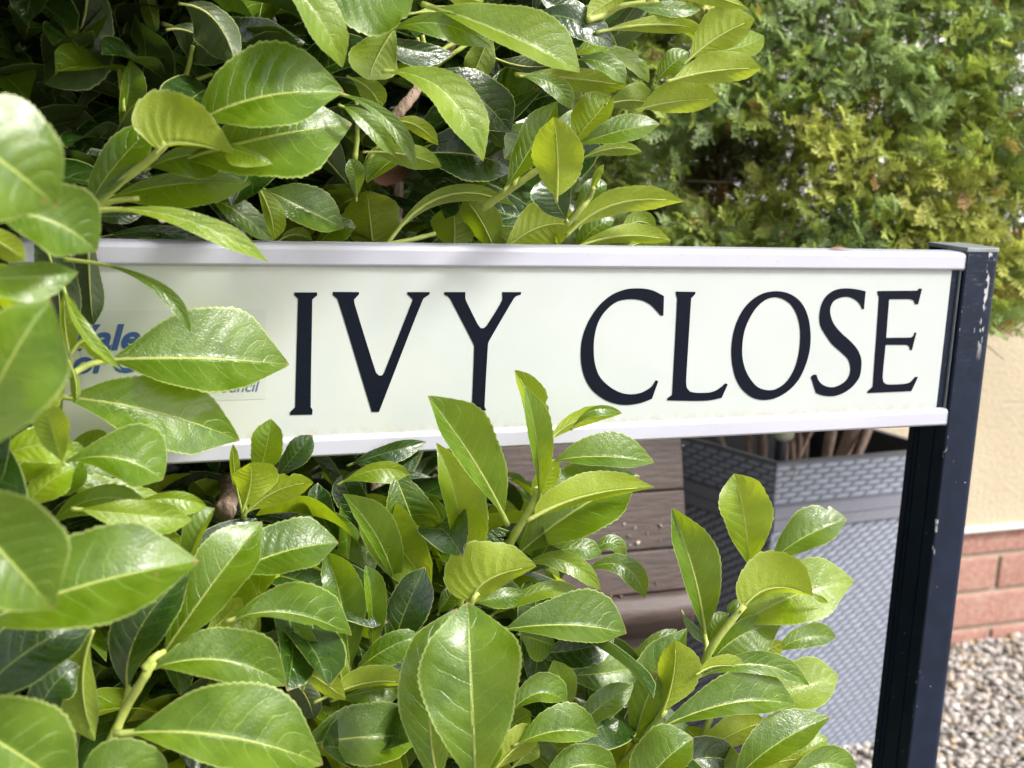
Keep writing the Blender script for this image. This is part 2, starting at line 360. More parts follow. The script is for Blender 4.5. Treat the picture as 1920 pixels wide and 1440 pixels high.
s = NT('compost'); m_soil = s.done(s.pbr(s.mix(s.noise(s.pos(), 90., 5), (.010,.008,.006), (.045,.032,.022)), .95, .2, s.bump(s.noise(s.pos(), 120., 5), .02)))
b = MB(); b.add([(*p, TZ-.095) for p in inn], [(0,1,2,3)]); b.build('compost', m_soil, planter)
weave = MB()
def bump_cell(k, f0, f1, z0, z1, h, skew=0.):
    # a strand proud of the face: low pillow of 4 x 2 cells
    e1 = ptop(k, 1, .3)-ptop(k, 0, .3); e1 /= np.linalg.norm(e1); nrm = np.cross(e1, np.array([0, 0, 1.])); nrm /= np.linalg.norm(nrm)
    vs = []; jit = random.uniform(.7, 1.3); skew += random.uniform(-.0008, .0008); z0 += random.uniform(-.0005, .0004)
    for i in range(5):
        for j in range(3):
            f = f0+(f1-f0)*i/4; z = z0+(z1-z0)*j/2 + skew*(i/4-.5)
            hh = h*jit*(1-abs(i/2-1)**2.6)*(1-abs(j-1)) - .0003
            vs.append(ptop(k, min(max(f, 0), 1), z)+nrm*hh)
    weave.add(vs, [(i*3+j, (i+1)*3+j, (i+1)*3+j+1, i*3+j+1) for i in range(4) for j in range(2)])
for k in (0, 3):
    nc = 11
    for r in range(7):                       # rim: brick-like weave
        for c_ in range(-1, nc):
            f0 = (c_+(.5 if r % 2 else 0))/nc; f1 = f0+.92/nc
            if f1 <= 0 or f0 >= 1: continue
            bump_cell(k, max(f0, 0), min(f1, 1), TZ-.005-(r+1)*.0088, TZ-.005-r*.0088-.0012, .0019)
    r = 0; z = TZ-.112
    while z > .01:                           # body: slanted strands, rows shift sideways
        for c_ in range(-1, 15):
            f0 = (c_+(r*.37) % 1)/14; f1 = f0+.95/14
            if f1 <= 0 or f0 >= 1: continue
            bump_cell(k, max(f0, 0), min(f1, 1), z-.0084, z, .0023, .0055)
        z -= .0088; r += 1
wv = weave.build('weave', m_rat, planter, smooth=True); tag(wv, kind='stuff')
band = MB()
for k in (0, 3):
    e1 = ptop(k, 1, .3)-ptop(k, 0, .3); e1 /= np.linalg.norm(e1); nrm = np.cross(e1, np.array([0, 0, 1.]))
    for (z0, z1, h) in ((TZ-.090, TZ-.071, .004), (TZ-.108, TZ-.091, .005)):
        q = [ptop(k, 0, z0), ptop(k, 1, z0), ptop(k, 1, z1), ptop(k, 0, z1)]
        band.add(q+[p+nrm*h for p in q], [(4,5,6,7),(0,1,5,4),(3,7,6,2),(1,2,6,5),(0,4,7,3)])
band.build('band', plm('band_grey', (.17,.175,.215), (.23,.235,.28)), planter)

# solar light stuck in the planter
gp = onY(1467, 812, 1.68)
lt = empty('garden_light', (gp[0], gp[1], TZ-.1), 'small garden light with a clear dome on a black stake among the planter stems', 'garden light')
b = MB(); b.tube([(gp[0], gp[1], TZ-.1), (gp[0], gp[1], gp[2]-.01)], .009, 12); b.build('stake', m_dark, lt, smooth=False)
s = NT('dome_plastic'); m_dome = s.done(s.pbr(s.mix(s.noise(s.pos(), 200.), (.30,.31,.22), (.42,.42,.32)), .3))
b = MB(); b.tube([(gp[0], gp[1], gp[2]-.012+h_) for h_ in (0, .003, .01, .03, .045, .05)], [.008, .014, .018, .019, .015, .006], 16); b.build('dome', m_dome, lt, smooth=True)

# ---------------------------------------------------------------- brown storage box with a sloping boarded lid
PX, PY, PZ = W(1300, 1128, 1.8)
box = empty('storage_box', (PX-.35, PY+.2, 0), 'brown wood grain plastic storage box with sloping boarded lid left of the planter', 'storage box')
s = NT('brown_plastic'); P = s.pos((1, 6, 6)); n = s.noise(P, 30., 5, .6)
c = s.mix(s.ramp(n, .3, .7), (.036,.022,.018), (.062,.038,.031)); c = s.mix(s.ramp(s.noise(s.pos(), 12., 4), .45, .8, 0., .30), c, (.105,.078,.070))
m_brown = s.done(s.pbr(c, s.math('MULTIPLY_ADD', n, .2, .45), .5, s.bump(n, .0015, .8)))
L0 = PX-.95
sd = np.array([0, math.cos(math.radians(75)), math.sin(math.radians(75))]); sn = np.array([0, -sd[2], sd[1]])
base = np.array([0, PY, PZ])
def board(s0, s1, name='board', th=.016):
    q = MB()
    a = base+sd*s0; b2 = base+sd*s1
    pts = [a, b2, b2-sn*th, a-sn*th]
    q.add([(L0, p[1], p[2]) for p in pts]+[(PX-.004, p[1], p[2]) for p in pts], [(0,1,2,3),(7,6,5,4),(0,4,5,1),(1,5,6,2),(2,6,7,3),(3,7,4,0)])
    return q.build(name, m_brown, box, bevel=.0025)
board(.018, .0735); board(.0755, .151); board(.153, .228); board(.230, .31)
q = MB()                                     # rounded front lip

prof = [(.0165, .0), (.009, .005), (-.001, .010), (-.009, .0115), (-.018, .009), (-.026, .002), (-.031, -.008)]
lip = []
for (a_, b_) in prof: lip.append(base+sd*a_+sn*b_+np.array([0, 0, 0]))
lip2 = [lip[-1]+np.array([0, 0, -.012]), lip[-1]+np.array([0, .02, -.012]), base+sd*.0165-sn*.018]
ring = lip+lip2
vs = [(L0, p[1], p[2]) for p in ring]
nseg = 5; rr_ = .010
m_ = len(ring); secs = [L0, PX-rr_]+[PX-rr_+rr_*math.sin(i/nseg*math.pi/2) for i in range(1, nseg+1)]
ctr = sum(ring)/m_; vs = []
for i, x in enumerate(secs):
    f = 1 if i < 2 else (math.cos((i-1)/nseg*math.pi/2)*.35+.65)
    vs += [(x, ctr[1]+(p[1]-ctr[1])*f, ctr[2]+(p[2]-ctr[2])*f) for p in ring]
fs = [(i*m_+k, i*m_+(k+1) % m_, (i+1)*m_+(k+1) % m_, (i+1)*m_+k) for i in range(len(secs)-1) for k in range(m_)]
fs += [tuple(range(m_))[::-1], tuple((len(secs)-1)*m_+k for k in range(m_))]
q.add(vs, fs); q.build('lid_edge', m_brown, box, smooth=True)
q = MB(); fz = lip[-1][2]-.016
q.box((L0+.01, lip[-1][1]+.012, 0), (PX-.022, PY+.10, fz)); q.build('front_panel', m_brown, box, bevel=.003)
q = MB(); q.box((L0+.02, PY+.102, .0), (PX-.03, WY-.02, PZ+.2)); q.build('body', m_brown, box, bevel=.004)
s = NT('stone_chip'); m_chip = s.done(s.pbr(s.mix(s.noise(s.pos(), 400.), (.34,.27,.24), (.58,.50,.46)), .8, .3))
chips = [(1178,1005,9),(1190,990,6),(1237,985,8),(1196,1017,8),(1214,1000,5),(1180,1022,5),(1171,1036,6),(1144,1118,6),(1163,1118,8),(1230,1093,6),(1165,1136,5),(1170,983,6),(1132,1010,5),(1150,1003,4),(1260,989,5),(1237,1013,4),(1190,1133,4),(1106,1108,5),(1127,1112,4),(1280,835,6)]
ch0 = None
for i, (cx, cy, r) in enumerate(chips):
    rr0 = ray(cx, cy); tt = np.dot(base-CAM, sn)/np.dot(rr0, sn); p = CAM+rr0*tt+sn*.001
    if ch0 is None:
        q = MB(); P_ = []
        q.tube([(0,0,-.4), (0,0,-.3), (.05,0,.1), (0,.1,.45), (0,.1,.5)], [.4, .95, 1.0, .6, .2], 7); ch0 = q.build('stone_chip', m_chip, None, smooth=True); o = ch0
    else: o = ch0.copy(); col.objects.link(o)
    o.location = p; k = r*1.8/F*.62; o.scale = (k*random.uniform(.8, 1.2), k*.7, k*.5); o.rotation_euler = (random.random()*3, random.random()*3, random.random()*3)
    lb = {0: 'largest white stone chip in the scatter on the brown storage box lid', 2: 'white stone chip at the right of the scatter on the brown lid', 9: 'lone white stone chip on the lowest lid board near the right edge', 19: 'pale chip at the top right corner of the brown storage box lid'}.get(i, 'small pale stone chip in the scatter on the brown storage box lid')
    tag(o, lb, 'stone', 'white stone chips on the storage box lid')

# ---------------------------------------------------------------- the street sign
SY = 1.0
sign = empty('street_sign', (.45, SY, 0), 'white street nameplate with black lettering on a dark navy post, wrapped by laurel leaves', 'street sign')
XL, XR = .045, .8875
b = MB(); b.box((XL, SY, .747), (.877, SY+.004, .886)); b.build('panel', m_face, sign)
def rail(z0, z1, name='rail'):
    # channel section: front lip with rolled edges, flat top
    prof = [(SY-.0035, z0+.001), (SY-.0045, z0+.002), (SY-.0045, z1-.0035), (SY-.0025, z1-.001), (SY+.001, z1), (SY+.021, z1), (SY+.023, z1-.001), (SY+.023, z0), (SY-.002, z0)]
    n = len(prof); vs = [(XL-.005, *p) for p in prof]+[(XR+.0005, *p) for p in prof]
    fs = [(k, (k+1) % n, n+(k+1) % n, n+k) for k in range(n)] + [tuple(range(n)), tuple(range(2*n-1, n-1, -1))]
    return mesh_obj(name, vs, fs, m_rail)
for z0, z1 in ((.8845, .9015), (.7335, .7505)):
    o = rail(z0, z1); local(o, sign)
    md = o.modifiers.new('bevel', 'BEVEL'); md.width = .0006; md.segments = 2; md.limit_method = 'ANGLE'
b = MB(); b.box((.8775, SY+.0015, .7508), (.8868, SY+.02, .8842)); b.build('end_channel', m_post, sign, bevel=.0006)
b = MB(); b.box((.8869, SY-.0005, .7508), (.8882, SY+.02, .8842)); b.build('channel_edge', m_cap, sign)
# post: rounded front right corner, ribbed left side
x0, x1, y0, y1 = .8893, .9320, SY-.0045, SY+.050
sec = [(x0, y0+.0012), (x0+.0012, y0)]
R_ = .010
sec += [(x1-R_+R_*math.sin(a), y0+R_-R_*math.cos(a)) for a in np.linspace(0, math.pi/2, 8)]
sec += [(x1, y1), (x0, y1)]
for yy in (y1-.008, y1-.014, y1-.036):       # grooves on the side face
    sec += [(x0, yy), (x0+.0016, yy-.0004), (x0+.0016, yy-.0020), (x0, yy-.0024)]
n = len(sec); vs = [(*p, -.05) for p in sec]+[(*p, .902) for p in sec]
fs = [(k, (k+1) % n, n+(k+1) % n, n+k) for k in range(n)]
fs.append(tuple(range(n, 2*n)))
o = mesh_obj('post', vs, fs, m_post); local(o, sign)
cc_ = [(x0-.001, y0-.0006), (x1-R_, y0-.0006)] + [(x1-R_+(R_+.0008)*math.sin(a), y0+R_-(R_+.0008)*math.cos(a)) for a in np.linspace(.2, math.pi/2, 6)] + [(x1+.0008, y1+.001), (x0-.001, y1+.001)]
n = len(cc_); o = mesh_obj('post_cap', [(*p, .9022) for p in cc_]+[(*p, .9062) for p in cc_], [(k, (k+1) % n, n+(k+1) % n, n+k) for k in range(n)]+[tuple(range(n, 2*n)), tuple(range(n))[::-1]], m_cap)
local(o, sign); md = o.modifiers.new('bevel', 'BEVEL'); md.width = .0007; md.segments = 2; md.limit_method = 'ANGLE'

# letters: outlines as measured in the photo, laid as 0.6 mm vinyl on the panel
def densify(pts):
    n = len(pts); P = [np.array(p, float) for p in pts]; out = []
    def corner(i):
        a = P[i]-P[i-1]; b = P[(i+1) % n]-P[i]
        c = np.dot(a, b)/(np.linalg.norm(a)*np.linalg.norm(b)+1e-9); return math.degrees(math.acos(max(-1, min(1, c)))) > 34
    for i in range(n):
        p1, p2 = P[i], P[(i+1) % n]
        L = np.linalg.norm(p2-p1); c1, c2 = corner(i), corner((i+1) % n)
        if c1 and c2: out.append(p1); continue
        p0 = P[i-1] if not c1 else 2*p1-p2
        p3 = P[(i+2) % n] if not c2 else 2*p2-p1
        t1 = (p2-p0)/2*min(1, L/(np.linalg.norm(p1-p0)+1e-9)); t2 = (p3-p1)/2*min(1, L/(np.linalg.norm(p3-p2)+1e-9))
        for k in range(5):
            t = k/5; out.append((2*t**3-3*t*t+1)*p1+(t**3-2*t*t+t)*t1+(-2*t**3+3*t*t)*p2+(t**3-t*t)*t2)
    return out
def letter(name, loops, ox, oy, mat=None, off=0.0004):
    cu = bpy.data.curves.new(name, 'CURVE'); cu.dimensions = '2D'; cu.fill_mode = 'BOTH'; cu.extrude = .00012
    for lp in loops:
        pts = densify(lp); sp_ = cu.splines.new('POLY'); sp_.points.add(len(pts)-1); sp_.use_cyclic_u = True
        for i, p in enumerate(pts):
            w_ = onY(ox+p[0]/3, oy+p[1]/3, SY-.0005); sp_.points[i].co = (w_[0]-.45, w_[2], 0, 1)
    cob = bpy.data.objects.new(name, cu); col.objects.link(cob)
    me = bpy.data.meshes.new_from_object(cob, depsgraph=None) if False else None
    dg = bpy.context.evaluated_depsgraph_get(); me = bpy.data.meshes.new_from_object(cob.evaluated_get(dg))
    bpy.data.objects.remove(cob); me.materials.clear(); me.materials.append(mat or m_black); me.name = name
    o = bpy.data.objects.new(name, me); col.objects.link(o); o.rotation_euler = (math.pi/2, 0, 0); o.parent = sign; o.location = (0, -off, 0)
    return o
letter('letter_i', [[(1656,205),(1784,205),(1784,222),(1757,244),(1748,848),(1758,864),(1757,892),(1632,894),(1632,878),(1661,850),(1677,240),(1657,222)]], 0, 480)
letter('letter_v', [[(-47,202),(100,203),(100,215),(72,245),(75,270),(195,655),(212,672),(230,672),(242,655),(403,245),(372,215),(372,203),(497,203),(497,215),(460,243),(212,877),(172,877),(-20,245),(-47,220)]], 640, 480)
letter('letter_y', [[(580,203),(698,203),(698,235),(702,252),(768,385),(785,406),(803,406),(820,390),(905,250),(906,203),(1012,203),(1010,217),(985,225),(970,240),(830,480),(825,500),(806,845),(815,868),(725,872),(735,845),(748,510),(742,490),(615,245),(600,228),(580,218)]], 640, 480)
letter('letter_c', [[(1815,225),(1750,193),(1680,182),(1600,188),(1520,220),(1450,280),(1390,370),(1355,470),(1348,570),(1362,660),(1400,740),(1460,795),(1530,828),(1600,838),(1680,828),(1748,803),(1783,705),(1770,698),(1745,735),(1690,768),(1630,778),(1570,768),(1510,735),(1455,680),(1428,610),(1420,530),(1425,450),(1447,370),(1490,305),(1550,258),(1620,243),(1690,250),(1740,275),(1775,310),(1797,335),(1812,335)]], 640, 480)
letter('letter_l', [[(-37,200),(72,202),(72,213),(48,238),(20,700),(24,740),(42,763),(80,770),(150,768),(190,755),(225,730),(240,716),(254,722),(220,798),(150,812),(60,815),(-85,812),(-85,800),(-58,780),(-30,238),(-37,215)]], 1280, 480)
letter('letter_o', [[(530,198),(590,208),(640,235),(680,280),(708,350),(720,440),(715,530),(690,620),(650,700),(590,762),(520,800),(450,810),(390,795),(335,750),(300,690),(280,610),(275,530),(285,440),(310,360),(350,290),(400,240),(460,208)],
                    [(520,232),(570,245),(610,275),(640,325),(658,390),(662,460),(655,540),(635,620),(605,680),(565,725),(515,752),(465,753),(420,735),(380,690),(350,630),(336,560),(338,480),(352,410),(380,345),(420,285),(470,245)]], 1280, 480)
letter('letter_s', [[(1030,198),(1020,300),(1010,298),(995,268),(970,245),(930,230),(885,235),(850,255),(832,290),(832,330),(850,380),(890,430),(940,475),(980,520),(1003,570),(1006,620),(995,680),(960,730),(910,768),(850,788),(790,785),(750,770),(722,680),(735,668),(752,667),(765,700),(790,725),(830,738),(870,732),(915,705),(940,665),(943,620),(930,580),(890,540),(840,495),(795,430),(775,390),(770,340),(780,280),(805,230),(850,195),(910,182),(970,186)]], 1280, 480)
letter('letter_e', [[(1098,197),(1320,195),(1332,182),(1347,185),(1325,272),(1308,270),(1300,250),(1280,243),(1162,243),(1145,460),(1285,458),(1300,448),(1305,430),(1315,432),(1290,530),(1280,528),(1275,508),(1262,500),(1142,500),(1125,680),(1130,710),(1150,722),(1240,720),(1280,710),(1308,680),(1325,680),(1287,760),(1040,771),(1042,760),(1070,735),(1105,230),(1098,215)]], 1280, 480)
# council decal and its printed words
d0 = onY(150, 583, SY); d1 = onY(497, 748, SY)
b = MB(); b.box((d0[0], SY-.00025, d1[2]), (d1[0], SY+.0005, onY(497, 580, SY)[2])); o = b.build('decal', m_decal, sign)
def text(name, body, px, py, cap_px, mat, bold=0., shear=.22, width=1.0):
    p = onY(px, py, SY); q = onY(px, py-cap_px, SY); size = (q[2]-p[2])/.69
    cu = bpy.data.curves.new(name, 'FONT'); cu.body = body; cu.size = size; cu.shear = shear; cu.offset = bold*size; cu.extrude = .0001; cu.resolution_u = 4
    t_ = bpy.data.objects.new(name, cu); col.objects.link(t_)
    dg = bpy.context.evaluated_depsgraph_get(); me = bpy.data.meshes.new_from_object(t_.evaluated_get(dg)); bpy.data.objects.remove(t_)
    me.materials.clear(); me.materials.append(mat)
    o = bpy.data.objects.new(name, me); col.objects.link(o); o.rotation_euler = (math.pi/2, 0, 0); o.scale = (width, 1, 1)
    o.parent = sign; o.location = (p[0]-.45, -.0006, p[2])
text('printed_word', 'Vale', 125, 656, 46, m_blue, .030, .24, 1.12)
text('printed_word', 'of G', 134, 699, 42, m_blue, .030, .24, 1.05)
text('printed_word', 'Council', 391, 736, 20, m_gblue, .003, .24, 1.0)

# ---------------------------------------------------------------- laurel hedge: every leaf a part
bush = empty('laurel_hedge', (.25, .95, 0), 'glossy cherry laurel hedge of large serrated leaves growing around the street sign', 'hedge')
BL = np.array([.25, .95, 0.])
def zs(px, py): return 1.0/ray(px, py)[1]*SY
def leaf(x0, y0, xm, ym, x1, y1, wl, wr, o0, o1, kind='T', mat='g', pk=.60, name='leaf'):
    P0, Pm, P1 = np.array([x0, y0], float), np.array([xm, ym], float), np.array([x1, y1], float)
    ctrl = 2*Pm-(P0+P1)/2; L = np.linalg.norm(P1-P0)
    NT_, NS = (57, 8) if L > 130 else (39, 6)
    b_ = .74; a_ = b_*pk/(1-pk); norm = pk**a_*(1-pk)**b_
    top = kind in 'TP'; Wt = max(abs(wl), abs(wr))*1.06
    r = random.Random(int(x0*7+y0*13+x1*3+y1)); sgn = 1 if top else -1
    def lift(w_):
        return math.sqrt(max(Wt*Wt-w_*w_, 0))*.62*sgn
    tang = P1-P0; nl = np.array([tang[1], -tang[0]])/L
    upness = -nl[1]                           # +1: the left half is the upper one in the picture
    ll, lr = lift(wl), lift(wr)
    tilt = {'T': -.34, 'P': -.75, 'U': .35}[kind]*upness
    ll += tilt*Wt; lr -= tilt*Wt
    arch = (.055+.05*r.random())*L*(1 if top else -.6); tipd = L*.05*sgn
    ts = np.linspace(0, 1, NT_); teeth = max(10, int(L/13)); phs = [r.random()*6 for _ in range(4)]; tws = r.uniform(-.8, .8); bite = (r.uniform(.45, .9), r.random() < .5, r.uniform(.10, .28)) if (90 < L < 260 and r.random() < .22) else None
    vs = []; uv = []
    p3 = []
    for t in ts:
        p = (1-t)**2*P0+2*t*(1-t)*ctrl+t*t*P1
        d = 2*(1-t)*(ctrl-P0)+2*t*(P1-ctrl); d /= np.linalg.norm(d)+1e-9; n2 = np.array([d[1], -d[0]])
        f = (max(t, 1e-4)**a_)*(max(1-t, 0)**b_)/norm
        if t > .86 and L < 180: f *= 1-.38*((t-.86)/.14)**1.2
        elif t > .78 and L >= 180: f *= 1-.52*((t-.78)/.22)**1.3
        f = max(f, .0)
        zc = zs(*p) + (o0*(1-t)+o1*t)/100.
        for j in range(-NS, NS+1):
            sj = j/NS; w_ = wl if sj > 0 else wr; lf = ll if sj > 0 else lr; ph = phs[0] if sj > 0 else phs[1]
            e = abs(sj)
            mult = 1.
            if t > .12 and e == 1: mult += (.055*((t*teeth+.3*(sj > 0)) % 1)-.02)
            if bite is not None and e > .6 and (sj > 0) == bite[1]: mult *= 1-bite[2]*math.exp(-((t-bite[0])/.035)**2)*(e-.4)/.6
            ir = 1+.06*math.sin(t*6+ph)+.03*math.sin(t*15+ph*2)
            q = p+n2*(sj*w_*f*mult*ir)
            g_ = lf*e**1.15*f + arch*4*t*(1-t) + sgn*Wt*(.08+.14*phs[3]/6)*e*e*math.sin(t*9+ph)*f + Wt*tws*(t-.5)*(1 if sj > 0 else -1)*e*f - tipd*max(0, t-.7)**1.5*6
            # blade swells between the side veins
            g_ += Wt*.009*math.sin((t-.19*e**1.55)*math.pi*2*8.5+ (1.3 if sj > 0 else 0))*math.sin(e*math.pi)*f
            vs.append(W(q[0], q[1], zc-g_*zc/F)); uv.append((t, sj))
    nj = 2*NS+1; fs = []
    for i in range(NT_-1):
        for j in range(nj-1):
            a, b2, c2, d2 = i*nj+j, i*nj+j+1, (i+1)*nj+j+1, (i+1)*nj+j
            fs.append((a, b2, c2, d2) if not top else (a, d2, c2, b2))
    # petiole and raised midrib on the underside
    V = np.array(vs); mid = V.reshape(NT_, nj, 3)[:, NS]
    away = (mid[len(mid)//2]-CAM); away /= np.linalg.norm(away); away *= (1 if top else -1)
    step = mid[0]-mid[3]; step /= np.linalg.norm(step)+1e-9; Lw = np.linalg.norm(mid[-1]-mid[0])
    path = [mid[0]+step*Lw*.075+away*.0012, mid[0]+step*Lw*.035+away*.0012]+[mid[int(k)]+away*(.0013*(1-k/(NT_*.95))+.0002) for k in np.linspace(0, NT_*.86, 9)]
    rad = [.0021, .0020, .0019]+[.0017*(1-k/9.5)+.0002 for k in range(1, 9)]
    sc_ = min(1.15, max(.5, Lw/.11)); rad = [x*sc_ for x in rad]
    q = MB(); q.tube(path, rad, 6); b0 = len(vs)
    vs += q.v; fs += [tuple(i+b0 for i in f) for f in q.f]; uv += [(.1, 0.)]*len(q.v)
    org = mid[0]
    o = mesh_obj(name, np.array(vs)-org, fs, LM[mat], None, True, None, uv)
    o.parent = bush; o.location = tuple(org-BL)
    return o
